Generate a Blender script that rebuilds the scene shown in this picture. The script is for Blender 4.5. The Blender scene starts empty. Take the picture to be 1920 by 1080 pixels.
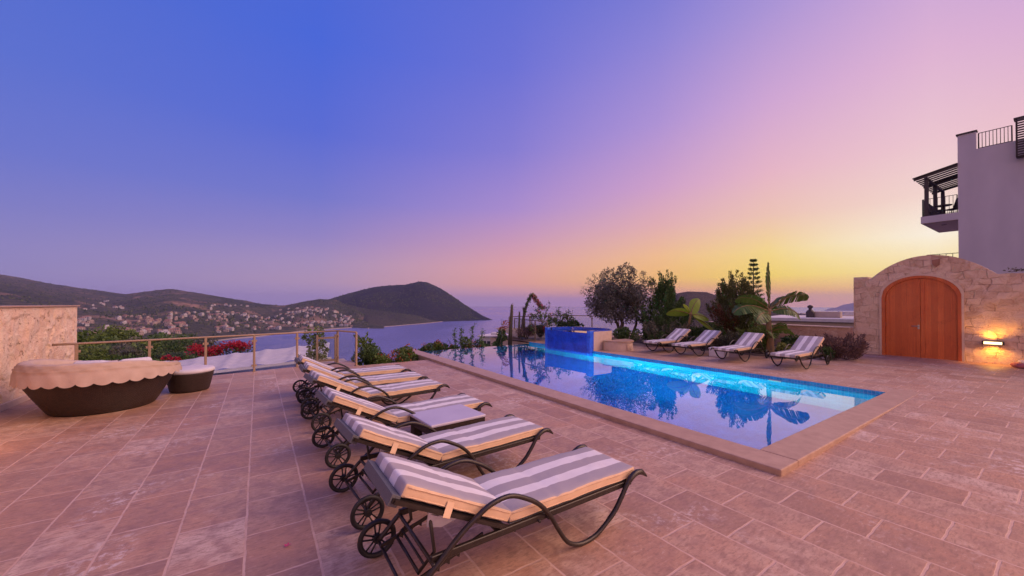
import bpy, math, random
from math import radians as R, sin, cos, pi, sqrt, atan2
from mathutils import Vector, noise as N

scene = bpy.context.scene
col = scene.collection
random.seed(7)

# ------------------------------------------------------------------ camera
EYE = 1.8
YAW = R(33.73)
FW = (sin(YAW), cos(YAW)); RT = (cos(YAW), -sin(YAW))
cam_d = bpy.data.cameras.new('camera'); cam = bpy.data.objects.new('camera', cam_d); col.objects.link(cam)
cam.location = (0, 0, EYE); cam.rotation_euler = (R(90.5), 0, -YAW)
cam_d.sensor_width = 36; cam_d.lens = 713 / 1920 * 36; cam_d.shift_y = 0.012
cam_d.clip_start = 0.05; cam_d.clip_end = 100000
scene.camera = cam

# ------------------------------------------------------------------ exposure, sky, sun
vs = scene.view_settings
vs.view_transform = 'Standard'; vs.look = 'None'; vs.exposure = 0; vs.gamma = 1
scene.cycles.max_bounces = 10; scene.cycles.diffuse_bounces = 3; scene.cycles.glossy_bounces = 4
scene.cycles.transmission_bounces = 8; scene.cycles.transparent_max_bounces = 12
scene.cycles.sample_clamp_indirect = 4
scene.cycles.use_denoising = True

def s2l(c):
    return tuple((v / 255 / 12.92 if v / 255 <= .04045 else ((v / 255 + .055) / 1.055) ** 2.4) for v in c) + (1,)

SUN_AZ = YAW + R(48)                       # clockwise from +Y
world = bpy.data.worlds.new('World'); scene.world = world; world.use_nodes = True
wt = world.node_tree; wt.nodes.clear()
def wn(t, **k):
    n = wt.nodes.new(t)
    for a, b in k.items(): setattr(n, a, b)
    return n
def wm(op, a, b=None, c=None):
    n = wn('ShaderNodeMath', operation=op)
    for i, v in enumerate((a, b, c)):
        if v is None: continue
        if isinstance(v, (int, float)): n.inputs[i].default_value = v
        else: wt.links.new(v, n.inputs[i])
    return n.outputs[0]
tc = wn('ShaderNodeTexCoord'); sx = wn('ShaderNodeSeparateXYZ'); wt.links.new(tc.outputs['Generated'], sx.inputs[0])
dx, dy, dz = sx.outputs
hl = wm('SQRT', wm('MAXIMUM', wm('ADD', wm('MULTIPLY', dx, dx), wm('MULTIPLY', dy, dy)), 1e-6))
cp = wm('DIVIDE', wm('ADD', wm('MULTIPLY', dx, sin(SUN_AZ)), wm('MULTIPLY', dy, cos(SUN_AZ))), hl)
phi = wm('MULTIPLY', wm('ARCCOSINE', wm('MINIMUM', wm('MAXIMUM', cp, -1.0), 1.0)), 180 / pi)
ele = wm('MULTIPLY', wm('ARCSINE', wm('MINIMUM', wm('MAXIMUM', dz, -1.0), 1.0)), 180 / pi)
ELE_MAX = 60.0
fe = wm('DIVIDE', wm('MAXIMUM', ele, 0.0), ELE_MAX)
# dusk sky: colour by angle from the place of sunset (columns) and by height above the horizon (rows)
SKY = {
    0:   [(0, (246,190,145)), (1.5, (252,208,125)), (3.5, (254,236,160)), (7, (254,246,226)), (11, (245,216,208)), (16, (238,199,208)), (24, (224,180,212)), (33, (196,162,216)), (42, (150,135,214)), (60, (110,115,205))],
    14:  [(0, (240,170,140)), (1.5, (250,182,98)), (3.5, (252,220,92)), (6.5, (250,220,136)), (11, (240,197,180)), (16, (232,182,198)), (24, (208,166,212)), (33, (170,148,214)), (42, (135,128,212)), (60, (105,112,205))],
    27:  [(0, (220,155,165)), (1.5, (244,170,125)), (3.5, (250,192,104)), (6.5, (246,192,138)), (11, (228,174,178)), (16, (208,160,202)), (24, (174,146,213)), (33, (142,132,214)), (42, (105,115,210)), (60, (95,108,203))],
    48:  [(0, (190,150,182)), (1.2, (212,156,168)), (3, (232,164,150)), (5.5, (228,164,162)), (9, (206,154,182)), (14, (170,140,206)), (22, (133,124,211)), (32, (107,113,214)), (42, (92,108,212)), (60, (85,100,200))],
    75:  [(0, (165,143,188)), (1.2, (172,146,186)), (3, (180,150,182)), (5.5, (170,146,188)), (9, (146,132,196)), (14, (116,120,204)), (22, (88,107,212)), (32, (72,103,216)), (42, (74,102,212)), (60, (80,100,200))],
    101: [(0, (146,136,186)), (1.2, (150,138,188)), (3, (148,138,190)), (5.5, (142,134,193)), (9, (126,126,198)), (14, (106,118,205)), (22, (90,112,208)), (32, (80,107,208)), (42, (78,104,205)), (60, (80,100,200))],
    150: [(0, (170,140,180)), (4, (236,190,198)), (8, (255,208,200)), (14, (255,205,196)), (24, (250,196,196)), (33, (222,178,200)), (42, (180,150,200)), (50, (130,125,205)), (60, (95,105,200))],
}
cols_sky = []
for ph in sorted(SKY):
    r = wn('ShaderNodeValToRGB'); cr = r.color_ramp; cr.interpolation = 'EASE' if False else 'LINEAR'
    st = SKY[ph]
    while len(cr.elements) < len(st): cr.elements.new(0.5)
    for e_, (el, c) in zip(cr.elements, st):
        e_.position = el / ELE_MAX
    for e_, (el, c) in zip(cr.elements, st):
        e_.color = s2l(c)
    wt.links.new(fe, r.inputs[0]); cols_sky.append((ph, r.outputs[0]))
cur = cols_sky[0][1]
for (p0, _), (p1, c1) in zip(cols_sky, cols_sky[1:]):
    mr = wn('ShaderNodeMapRange', interpolation_type='SMOOTHSTEP' if p0 > 90 else 'LINEAR')
    mr.inputs[1].default_value = p0; mr.inputs[2].default_value = p1
    wt.links.new(phi, mr.inputs[0])
    mx = wn('ShaderNodeMix', data_type='RGBA'); wt.links.new(mr.outputs[0], mx.inputs[0])
    wt.links.new(cur, mx.inputs[6]); wt.links.new(c1, mx.inputs[7]); cur = mx.outputs[2]
nish = wn('ShaderNodeTexSky'); nish.sky_type = 'NISHITA'; nish.sun_disc = False
nish.sun_elevation = R(0.5); nish.sun_rotation = SUN_AZ
b1 = wn('ShaderNodeBackground'); b1.inputs[1].default_value = 1.0; wt.links.new(cur, b1.inputs[0])
b2 = wn('ShaderNodeBackground'); b2.inputs[1].default_value = 0.008; wt.links.new(nish.outputs[0], b2.inputs[0])
ad = wn('ShaderNodeAddShader'); wt.links.new(b1.outputs[0], ad.inputs[0]); wt.links.new(b2.outputs[0], ad.inputs[1])
wo = wn('ShaderNodeOutputWorld'); wt.links.new(ad.outputs[0], wo.inputs[0])

sun_d = bpy.data.lights.new('sun', 'SUN'); sun = bpy.data.objects.new('sun', sun_d); col.objects.link(sun)
sun_d.energy = 3.5; sun_d.angle = R(52); sun_d.color = (1.0, .60, .38)
# the pink afterglow that still lights the terrace, from high behind the viewer
sd = Vector((0.66, -0.58, 0.62)).normalized()
sun.rotation_euler = sd.to_track_quat('Z', 'Y').to_euler()

# ------------------------------------------------------------------ materials
MATS = {}
class NT:
    def __init__(s, m): s.t = m.node_tree
    def n(s, t, **k):
        x = s.t.nodes.new(t)
        for a, b in k.items(): setattr(x, a, b)
        return x
    def l(s, a, b): s.t.links.new(a, b)
    def m(s, op, a, b=None):
        x = s.n('ShaderNodeMath', operation=op)
        for i, v in enumerate((a, b)):
            if v is None: continue
            if isinstance(v, (int, float)): x.inputs[i].default_value = v
            else: s.l(v, x.inputs[i])
        return x.outputs[0]
    def mix(s, f, a, b, bt='MIX'):
        x = s.n('ShaderNodeMix', data_type='RGBA', blend_type=bt)
        for i, v in ((0, f), (6, a), (7, b)):
            if isinstance(v, (int, float)): x.inputs[i].default_value = v
            elif isinstance(v, tuple): x.inputs[i].default_value = v if len(v) == 4 else v + (1,)
            else: s.l(v, x.inputs[i])
        return x.outputs[2]
    def noise(s, co, scale, detail=4, rough=.55, dist=0):
        x = s.n('ShaderNodeTexNoise'); x.inputs['Scale'].default_value = scale; x.inputs['Detail'].default_value = detail
        x.inputs['Roughness'].default_value = rough; x.inputs['Distortion'].default_value = dist
        if co is not None: s.l(co, x.inputs['Vector'])
        return x.outputs['Fac']
    def ramp(s, f, stops, const=False):
        x = s.n('ShaderNodeValToRGB'); e = x.color_ramp.elements
        if const: x.color_ramp.interpolation = 'CONSTANT'
        while len(e) < len(stops): e.new(.5)
        for q, (p, c) in zip(e, stops): q.position = p
        for q, (p, c) in zip(e, stops): q.color = (c, c, c, 1) if isinstance(c, (int, float)) else (c if len(c) == 4 else c + (1,))
        s.l(f, x.inputs[0]); return x.outputs[0]
    def bump(s, h, strength, dist=.01):
        x = s.n('ShaderNodeBump'); x.inputs['Strength'].default_value = strength; x.inputs['Distance'].default_value = dist
        s.l(h, x.inputs['Height']); return x.outputs[0]
def newmat(name):
    m = bpy.data.materials.new(name); m.use_nodes = True
    t = NT(m); p = m.node_tree.nodes['Principled BSDF']
    MATS[name] = m
    return m, t, p
def simple(name, c1, c2=None, scale=20, rough=.6, metal=0, bump=.15, bdist=.004, spec=.5, detail=5, stretch=None):
    m, t, p = newmat(name)
    co = t.n('ShaderNodeTexCoord').outputs['Object']
    if stretch:
        mp = t.n('ShaderNodeMapping'); mp.inputs['Scale'].default_value = stretch; t.l(co, mp.inputs[0]); co = mp.outputs[0]
    f = t.noise(co, scale, detail)
    c2 = c2 or tuple(v * .75 for v in c1)
    t.l(t.mix(t.ramp(f, [(.3, 0.), (.7, 1.)]), c1, c2), p.inputs['Base Color'])
    p.inputs['Roughness'].default_value = rough; p.inputs['Metallic'].default_value = metal
    p.inputs['Specular IOR Level'].default_value = spec
    if bump: t.l(t.bump(f, bump, bdist), p.inputs['Normal'])
    return m
def leafmat(name, c1, c2, rough=.5, trans=.25, spec=.4):
    m, t, p = newmat(name)
    at = t.n('ShaderNodeAttribute', attribute_name='tint')
    t.l(t.mix(at.outputs['Fac'], c1, c2), p.inputs['Base Color'])
    p.inputs['Roughness'].default_value = rough; p.inputs['Specular IOR Level'].default_value = spec
    tr = t.n('ShaderNodeBsdfTranslucent'); t.l(t.mix(at.outputs['Fac'], c1, c2), tr.inputs[0])
    ms = t.n('ShaderNodeMixShader'); ms.inputs[0].default_value = trans
    t.l(p.outputs[0], ms.inputs[1]); t.l(tr.outputs[0], ms.inputs[2])
    t.l(ms.outputs[0], t.t.nodes['Material Output'].inputs[0])
    return m

# paving: running bond of travertine pavers, long rows along Y
def paving():
    m, t, p = newmat('travertine_paving')
    co = t.n('ShaderNodeTexCoord').outputs['Object']
    sp = t.n('ShaderNodeSeparateXYZ'); t.l(co, sp.inputs[0])
    wob = t.noise(co, 9, 3)
    cx = t.n('ShaderNodeCombineXYZ')
    t.l(t.m('ADD', sp.outputs[1], t.m('MULTIPLY', t.m('SUBTRACT', wob, .5), .018)), cx.inputs[0])
    t.l(t.m('ADD', t.m('ADD', sp.outputs[0], 100 * .441 - .371), t.m('MULTIPLY', t.m('SUBTRACT', wob, .5), .018)), cx.inputs[1])
    b = t.n('ShaderNodeTexBrick'); t.l(cx.outputs[0], b.inputs['Vector'])
    b.inputs['Scale'].default_value = 1; b.inputs['Brick Width'].default_value = .60; b.inputs['Row Height'].default_value = .441
    b.inputs['Mortar Size'].default_value = .010; b.inputs['Mortar Smooth'].default_value = .35; b.offset = .45
    b.inputs['Color1'].default_value = (0, 0, 0, 1); b.inputs['Color2'].default_value = (1, 1, 1, 1); b.inputs['Mortar'].default_value = (.5, .5, .5, 1)
    b.inputs['Bias'].default_value = 0
    tile = t.ramp(b.outputs['Color'], [(0, (.36, .195, .125)), (.3, (.455, .27, .175)), (.6, (.51, .32, .215)), (.84, (.57, .385, .27)), (1, (.68, .50, .385))])
    big = t.noise(co, .55, 5, .6)
    tile = t.mix(t.ramp(big, [(.35, 0.), (.75, .6)]), tile, (.39, .25, .19))
    mid = t.noise(co, 6, 7, .65, .6)
    tile = t.mix(t.ramp(mid, [(.36, .75), (.60, 0.)]), tile, (.28, .15, .105))
    tile = t.mix(t.ramp(t.noise(co, 1.3, 4, .6, 1.), [(.45, 0.), (.68, .65)]), tile, (.50, .265, .155))
    # travertine veins and pits
    mp = t.n('ShaderNodeMapping'); mp.inputs['Scale'].default_value = (8, 26, 1); t.l(co, mp.inputs[0])
    vein = t.noise(mp.outputs[0], 1.6, 6, .7, .4)
    tile = t.mix(t.ramp(vein, [(.50, 0.), (.62, .65)]), tile, (.25, .14, .09))
    tile = t.mix(t.ramp(vein, [(.30, .65), (.41, 0.)]), tile, (.62, .46, .36))
    fine = t.noise(co, 45, 5, .8); tile = t.mix(t.ramp(fine, [(.36, .45), (.46, 0.)]), tile, (.24, .13, .085)); tile = t.mix(t.ramp(fine, [(.60, 0.), (.70, .5)]), tile, (.66, .50, .40))
    # white salt bloom, in drifts
    bl = t.m('MULTIPLY', t.ramp(t.noise(co, .8, 3, .5, .8), [(.56, 0.), (.66, 1.)]), t.ramp(t.noise(co, 13, 8, .75), [(.50, 0.), (.60, 1.)]))
    tile = t.mix(t.m('MULTIPLY', bl, .75), tile, (.68, .56, .50))
    grout = t.mix(t.ramp(mid, [(.3, 0.), (.7, 1.)]), (.62, .42, .32), (.52, .33, .245))
    mf = t.m('MULTIPLY', b.outputs['Fac'], t.ramp(t.noise(co, 4, 4, .7), [(.30, .35), (.5, 1.)]))
    t.l(t.mix(mf, tile, grout), p.inputs['Base Color'])
    t.l(t.ramp(mid, [(.3, .42), (.7, .62)]), p.inputs['Roughness'])
    h = t.m('SUBTRACT', t.m('MULTIPLY', t.m('ADD', vein, mid), .35), t.m('MULTIPLY', b.outputs['Fac'], .7))
    t.l(t.bump(h, .5, .006), p.inputs['Normal'])
    return m
def rough_stone(name, a, b_, c, scale=3.2, bump=1.0, dark=(.22, .12, .08), crack=.7):
    m, t, p = newmat(name)
    co = t.n('ShaderNodeTexCoord').outputs['Object']
    wn_ = t.n('ShaderNodeTexNoise'); wn_.inputs['Scale'].default_value = 3; wn_.inputs['Detail'].default_value = 4; t.l(co, wn_.inputs['Vector'])
    vm = t.n('ShaderNodeVectorMath', operation='MULTIPLY_ADD'); t.l(wn_.outputs['Color'], vm.inputs[0]); vm.inputs[1].default_value = (.35, .35, .35); t.l(co, vm.inputs[2])
    vo = t.n('ShaderNodeTexVoronoi'); vo.inputs['Scale'].default_value = scale; t.l(vm.outputs[0], vo.inputs['Vector'])
    ve = t.n('ShaderNodeTexVoronoi', feature='DISTANCE_TO_EDGE'); ve.inputs['Scale'].default_value = scale; t.l(vm.outputs[0], ve.inputs['Vector'])
    sep = t.n('ShaderNodeSeparateColor'); t.l(vo.outputs['Color'], sep.inputs[0])
    base = t.mix(sep.outputs[0], a, b_)
    n1 = t.noise(co, 5, 8, .7, .5); n2 = t.noise(co, 22, 6, .7)
    base = t.mix(t.ramp(n1, [(.5, 0.), (.72, .8)]), base, c)
    base = t.mix(t.ramp(n2, [(.28, .75), (.42, 0.)]), base, dark)
    base = t.mix(t.m('MULTIPLY', t.ramp(ve.outputs[0], [(0., .5), (.05, 0.)]), t.ramp(n1, [(.42, crack), (.6, 0.)])), base, dark)
    pit = t.noise(co, 7, 4, .6, 1.6); pm = t.ramp(pit, [(.30, 1.), (.37, 0.)]); base = t.mix(pm, base, dark)
    base = t.mix(t.ramp(t.noise(co, 2.2, 5, .7, .8), [(.42, .5), (.56, 0.)]), base, tuple(v * f_ for v, f_ in zip(a, (.98, .80, .72))))
    t.l(base, p.inputs['Base Color']); p.inputs['Roughness'].default_value = .9; p.inputs['Specular IOR Level'].default_value = .2
    h = t.m('ADD', t.m('SUBTRACT', t.m('MULTIPLY', n1, 1.0), t.m('MULTIPLY', pm, .5)), t.m('ADD', t.m('MULTIPLY', n2, .45), t.m('MULTIPLY', t.ramp(ve.outputs[0], [(0., 0.), (.06, 1.)]), .35 * crack)))
    t.l(t.bump(h, bump, .05), p.inputs['Normal'])
    return m
def coursed(name, a, b_, c, dark, bw=.42, rh=.21):
    m, t, p = newmat(name)
    co = t.n('ShaderNodeTexCoord').outputs['Object']
    n0 = t.n('ShaderNodeTexNoise'); n0.inputs['Scale'].default_value = 1.7; n0.inputs['Detail'].default_value = 3; t.l(co, n0.inputs['Vector'])
    vm = t.n('ShaderNodeVectorMath', operation='MULTIPLY_ADD'); t.l(n0.outputs['Color'], vm.inputs[0]); vm.inputs[1].default_value = (.30, .30, .30); t.l(co, vm.inputs[2])
    sp = t.n('ShaderNodeSeparateXYZ'); t.l(vm.outputs[0], sp.inputs[0])
    cx = t.n('ShaderNodeCombineXYZ'); t.l(sp.outputs[1], cx.inputs[0]); t.l(sp.outputs[2], cx.inputs[1])
    b = t.n('ShaderNodeTexBrick'); t.l(cx.outputs[0], b.inputs['Vector']); b.inputs['Scale'].default_value = 1; b.offset = .37; b.squash = .7; b.squash_frequency = 3
    b.inputs['Brick Width'].default_value = bw; b.inputs['Row Height'].default_value = rh; b.inputs['Mortar Size'].default_value = .012; b.inputs['Mortar Smooth'].default_value = .7
    b.inputs['Color1'].default_value = (0, 0, 0, 1); b.inputs['Color2'].default_value = (1, 1, 1, 1); b.inputs['Mortar'].default_value = (.5, .5, .5, 1)
    base = t.ramp(b.outputs['Color'], [(0, a), (.35, tuple((x + y) / 2 for x, y in zip(b_, c))), (.7, b_), (1, tuple(v * .9 for v in a))])
    n1 = t.noise(co, 4, 8, .7, .6); n2 = t.noise(co, 24, 6, .75)
    base = t.mix(t.ramp(n1, [(.36, .6), (.50, 0.)]), base, tuple(v * f_ for v, f_ in zip(a, (.72, .62, .55))))
    base = t.mix(t.ramp(n1, [(.54, 0.), (.70, .7)]), base, c)
    base = t.mix(t.ramp(n2, [(.30, .8), (.40, 0.)]), base, dark)
    mo = t.m('MULTIPLY', b.outputs['Fac'], t.ramp(t.noise(co, 2.4, 4, .7), [(.40, .0), (.60, .48)]))
    base = t.mix(mo, base, dark)
    t.l(base, p.inputs['Base Color']); p.inputs['Roughness'].default_value = .9; p.inputs['Specular IOR Level'].default_value = .15
    h = t.m('SUBTRACT', t.m('ADD', t.m('MULTIPLY', n1, 1.0), t.m('MULTIPLY', n2, .5)), t.m('MULTIPLY', mo, .8))
    t.l(t.bump(h, 1.0, .05), p.inputs['Normal']); return m
def mosaic(name, c1, c2, grout, tile=.028, rough=.15, gw_=.0022):
    m, t, p = newmat(name)
    co = t.n('ShaderNodeTexCoord').outputs['Object']
    geo = t.n('ShaderNodeNewGeometry'); sp = t.n('ShaderNodeSeparateXYZ'); t.l(co, sp.inputs[0])
    sn = t.n('ShaderNodeSeparateXYZ'); t.l(geo.outputs['Normal'], sn.inputs[0])
    ax = t.m('GREATER_THAN', t.m('ABSOLUTE', sn.outputs[0]), .6); az = t.m('GREATER_THAN', t.m('ABSOLUTE', sn.outputs[2]), .6)
    def pick(f, u, v): return t.m('ADD', t.m('MULTIPLY', f, u), t.m('MULTIPLY', t.m('SUBTRACT', 1, f), v))
    u = pick(ax, sp.outputs[1], sp.outputs[0]); v = pick(az, sp.outputs[1], sp.outputs[2])
    cx = t.n('ShaderNodeCombineXYZ'); t.l(u, cx.inputs[0]); t.l(v, cx.inputs[1])
    b = t.n('ShaderNodeTexBrick'); t.l(cx.outputs[0], b.inputs['Vector']); b.offset = 0
    b.inputs['Scale'].default_value = 1; b.inputs['Brick Width'].default_value = tile; b.inputs['Row Height'].default_value = tile
    b.inputs['Mortar Size'].default_value = gw_; b.inputs['Color1'].default_value = c1 + (1,); b.inputs['Color2'].default_value = c2 + (1,); b.inputs['Mortar'].default_value = grout + (1,)
    cl = t.mix(t.ramp(t.noise(co, 3, 4), [(.4, 0.), (.7, .35)]), b.outputs['Color'], tuple(min(1, x * 1.9) for x in c2))
    t.l(cl, p.inputs['Base Color']); p.inputs['Roughness'].default_value = rough
    return m
def stripes():
    m, t, p = newmat('striped_canvas')
    co = t.n('ShaderNodeTexCoord').outputs['Object']; sp = t.n('ShaderNodeSeparateXYZ'); t.l(co, sp.inputs[0])
    f = t.m('DIVIDE', t.m('ADD', sp.outputs[1], .29), .58)
    g = (.36, .33, .36); w = (.72, .70, .72)
    st = t.ramp(f, [(0, g), (.225, w), (.405, g), (.60, w), (.785, g)], True)
    wv = t.noise(co, 260, 2); soil = t.noise(co, 4, 5)
    st = t.mix(t.ramp(soil, [(.4, 0.), (.75, .25)]), st, (.45, .38, .34))
    t.l(st, p.inputs['Base Color']); p.inputs['Roughness'].default_value = .9; p.inputs['Specular IOR Level'].default_value = .15
    t.l(t.bump(t.m('ADD', t.m('MULTIPLY', wv, .15), t.noise(co, 9, 3)), .35, .012), p.inputs['Normal'])
    return m
def wicker():
    m, t, p = newmat('dark_wicker')
    co = t.n('ShaderNodeTexCoord').outputs['Object']; sp = t.n('ShaderNodeSeparateXYZ'); t.l(co, sp.inputs[0])
    ang = t.m('ARCTAN2', sp.outputs[1], sp.outputs[0])
    cx = t.n('ShaderNodeCombineXYZ'); t.l(t.m('MULTIPLY', ang, .8), cx.inputs[0]); t.l(sp.outputs[2], cx.inputs[1])
    b = t.n('ShaderNodeTexBrick'); t.l(cx.outputs[0], b.inputs['Vector']); b.inputs['Scale'].default_value = 1
    b.inputs['Brick Width'].default_value = .035; b.inputs['Row Height'].default_value = .016; b.inputs['Mortar Size'].default_value = .003
    b.inputs['Mortar Smooth'].default_value = 1.
    b.inputs['Color1'].default_value = (.022, .010, .006, 1); b.inputs['Color2'].default_value = (.048, .023, .014, 1); b.inputs['Mortar'].default_value = (.012, .007, .005, 1)
    big = t.noise(co, 2, 3)
    t.l(t.mix(t.ramp(big, [(.4, 0.), (.7, .3)]), b.outputs['Color'], (.055, .028, .019)), p.inputs['Base Color']); p.inputs['Roughness'].default_value = .5
    t.l(t.bump(t.m('SUBTRACT', 1, b.outputs['Fac']), .8, .006), p.inputs['Normal'])
    return m
def wood():
    m, t, p = newmat('orange_wood')
    co = t.n('ShaderNodeTexCoord').outputs['Object']
    mp = t.n('ShaderNodeMapping'); mp.inputs['Scale'].default_value = (12, 12, .8); t.l(co, mp.inputs[0])
    g = t.noise(mp.outputs[0], 3, 7, .65, .8); big = t.noise(co, 1.3, 3)
    c = t.mix(t.ramp(g, [(.3, 0.), (.7, 1.)]), (.60, .135, .028), (.40, .075, .016))
    c = t.mix(t.ramp(big, [(.4, 0.), (.7, .35)]), c, (.66, .19, .05))
    sp = t.n('ShaderNodeSeparateXYZ'); t.l(co, sp.inputs[0])
    pl = t.m('ABSOLUTE', t.m('SUBTRACT', t.m('FRACT', t.m('DIVIDE', sp.outputs[1], .135)), .5))
    c = t.mix(t.ramp(pl, [(.0, .55), (.03, 0.)]), c, (.16, .03, .01))
    bd = t.n('ShaderNodeTexWhiteNoise', noise_dimensions='1D'); t.l(t.m('FLOOR', t.m('ADD', t.m('DIVIDE', sp.outputs[1], .135), .5)), bd.inputs['W'])
    c = t.mix(t.ramp(bd.outputs['Value'], [(0, 0.), (1, .55)]), c, (.34, .062, .014))
    c = t.mix(t.ramp(t.noise(co, 3.5, 6, .75), [(.55, 0.), (.72, .5)]), c, (.22, .045, .012))
    t.l(c, p.inputs['Base Color']); p.inputs['Roughness'].default_value = .45
    t.l(t.bump(t.m('ADD', t.m('MULTIPLY', g, .3), t.ramp(pl, [(.0, 0.), (.04, 1.)])), .4, .004), p.inputs['Normal'])
    return m
def glass_panel():
    m, t, p = newmat('clear_glass')
    tr = t.n('ShaderNodeBsdfTransparent'); tr.inputs[0].default_value = (.93, .95, .94, 1)
    gl = t.n('ShaderNodeBsdfGlossy'); gl.inputs['Roughness'].default_value = .02
    lw_ = t.n('ShaderNodeLayerWeight'); fr = t.m('ADD', t.m('MULTIPLY', t.m('POWER', lw_.outputs['Facing'], 5), .55), .025)
    ms = t.n('ShaderNodeMixShader'); t.l(fr, ms.inputs[0]); t.l(tr.outputs[0], ms.inputs[1]); t.l(gl.outputs[0], ms.inputs[2])
    t.l(ms.outputs[0], t.t.nodes['Material Output'].inputs[0]); return m
def water(name, scale, strength, rough=0.0, ior=1.33, tint=(.75, .95, 1., 1)):
    m, t, p = newmat(name)
    co = t.n('ShaderNodeTexCoord').outputs['Object']
    g = t.n('ShaderNodeBsdfRefraction'); g.inputs['IOR'].default_value = ior; g.inputs['Roughness'].default_value = rough; g.inputs[0].default_value = tint
    gl = t.n('ShaderNodeBsdfGlossy'); gl.inputs['Roughness'].default_value = rough
    fr = t.n('ShaderNodeFresnel'); fr.inputs[0].default_value = 1.5
    mp = t.n('ShaderNodeMapping'); mp.inputs['Scale'].default_value = (1.6, .8, 1); t.l(co, mp.inputs[0])
    h = t.m('ADD', t.noise(mp.outputs[0], scale, 2, .5), t.m('MULTIPLY', t.noise(mp.outputs[0], scale * 3.2, 2), .22))
    nb = t.bump(h, strength, .02)
    for q in (g, gl, fr): t.l(nb, q.inputs['Normal'])
    fc = t.n('ShaderNodeMath', operation='MULTIPLY_ADD', use_clamp=True); t.l(fr.outputs[0], fc.inputs[0]); fc.inputs[1].default_value = 1.1; fc.inputs[2].default_value = .24
    ms = t.n('ShaderNodeMixShader'); t.l(fc.outputs[0], ms.inputs[0]); t.l(g.outputs[0], ms.inputs[1]); t.l(gl.outputs[0], ms.inputs[2])
    t.l(ms.outputs[0], t.t.nodes['Material Output'].inputs[0]); return m
def sea_mat():
    m, t, p = newmat('sea_water')
    co = t.n('ShaderNodeTexCoord').outputs['Object']
    big = t.noise(co, .0012, 4, .6, .6)
    t.l(t.mix(t.ramp(big, [(.35, 0.), (.7, 1.)]), (.135, .155, .38), (.175, .185, .45)), p.inputs['Base Color'])
    t.l(t.ramp(big, [(.35, .16), (.7, .26)]), p.inputs['Roughness']); p.inputs['IOR'].default_value = 1.33
    mp = t.n('ShaderNodeMapping'); mp.inputs['Scale'].default_value = (.06, .12, .1); t.l(co, mp.inputs[0])
    t.l(t.bump(t.noise(mp.outputs[0], 1, 5, .65), .9, 3.0), p.inputs['Normal']); return m
def hill_mat(name, scrub, grass, earth, sc=.012, earth_amt=.5):
    m, t, p = newmat(name)
    co = t.n('ShaderNodeTexCoord').outputs['Object']
    n1 = t.noise(co, sc, 6, .65, .4); n2 = t.noise(co, sc * 9, 5, .75); n3 = t.noise(co, sc * .35, 4, .6, .8)
    c = t.mix(t.ramp(n2, [(.40, 0.), (.58, 1.)]), scrub, grass)
    c = t.mix(t.m('MULTIPLY', t.ramp(n1, [(.55, 0.), (.66, 1.)]), earth_amt), c, earth)
    c = t.mix(t.ramp(n3, [(.38, .7), (.52, 0.)]), c, scrub)
    t.l(c, p.inputs['Base Color']); p.inputs['Roughness'].default_value = 1; p.inputs['Specular IOR Level'].default_value = .05
    t.l(t.bump(t.m('ADD', n2, t.m('MULTIPLY', n1, 2.)), .9, 8), p.inputs['Normal']); return m
def emit(name, c, s):
    m, t, p = newmat(name); p.inputs['Emission Color'].default_value = c + (1,); p.inputs['Emission Strength'].default_value = s
    p.inputs['Base Color'].default_value = (.8, .8, .75, 1); return m

paving()
simple('coping_stone', (.46, .30, .21), (.36, .225, .155), 7, .5, bump=.2, bdist=.004, detail=8)
rough_stone('pale_rubble', (.76, .58, .44), (.82, .65, .51), (.82, .72, .60), 3.0, 1.0, (.36, .19, .12), .15)
coursed('gate_rubble', (.58, .40, .29), (.68, .50, .38), (.74, .60, .48), (.25, .14, .09))
rough_stone('wall_stone', (.46, .31, .23), (.54, .38, .29), (.58, .44, .35), 3.2, .6)
simple('arch_stone', (.66, .50, .39), (.52, .36, .26), 7, .85, bump=.5, bdist=.03, detail=8)
simple('trim_stone', (.60, .45, .35), (.52, .38, .29), 9, .6)
mosaic('pool_mosaic', (.006, .21, .48), (.010, .33, .58), (.10, .34, .60), .06, .15, .0045)
mosaic('depth_shaded_floor_mosaic', (.003, .085, .50), (.005, .13, .62), (.02, .16, .5), .06, .2, .004)  # floor tiles coloured deeper blue in place of light absorbed by the water
mosaic('pillar_mosaic', (.014, .075, .50), (.03, .13, .70), (.07, .15, .5), .035)
mosaic('spa_mosaic', (.005, .028, .34), (.012, .07, .52), (.05, .10, .42), .035, .12, .003)
stripes(); wicker(); wood(); glass_panel()
water('pool_water_surface', 1.6, .010); water('spa_water_surface', 3, .02); sea_mat()
simple('cream_canvas', (.72, .52, .34), (.64, .45, .29), 12, .85, bump=.2, bdist=.01, spec=.15)
simple('canopy_canvas', (.52, .40, .33), (.45, .34, .28), 6, .85, bump=.35, bdist=.02, spec=.15)
simple('white_cushion', (.64, .61, .64), (.56, .52, .56), 5, .9, bump=.3, bdist=.02, spec=.1)
simple('pale_top', (.50, .47, .56), (.44, .41, .50), 3, .3, bump=.05)
simple('dark_iron', (.034, .025, .020), (.020, .014, .012), 30, .38, metal=.2, bump=.08)
simple('tyre_black', (.009, .008, .008), (.016, .014, .014), 20, .6, bump=.1)
simple('grey_mesh', (.075, .075, .085), (.13, .13, .145), 160, .7, bump=.4, bdist=.004)
simple('rail_metal', (.36, .25, .165), (.29, .195, .125), 25, .45, metal=.2, bump=.05)
simple('thin_rail_metal', (.20, .15, .12), (.15, .11, .085), 25, .5, metal=.2, bump=.05)
simple('house_render', (.60, .555, .60), (.51, .47, .52), .9, .85, bump=.15, bdist=.02, detail=9, stretch=(1, 1, .35))
simple('house_dark', (.055, .038, .040), (.04, .028, .03), 12, .6, bump=.1)
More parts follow.
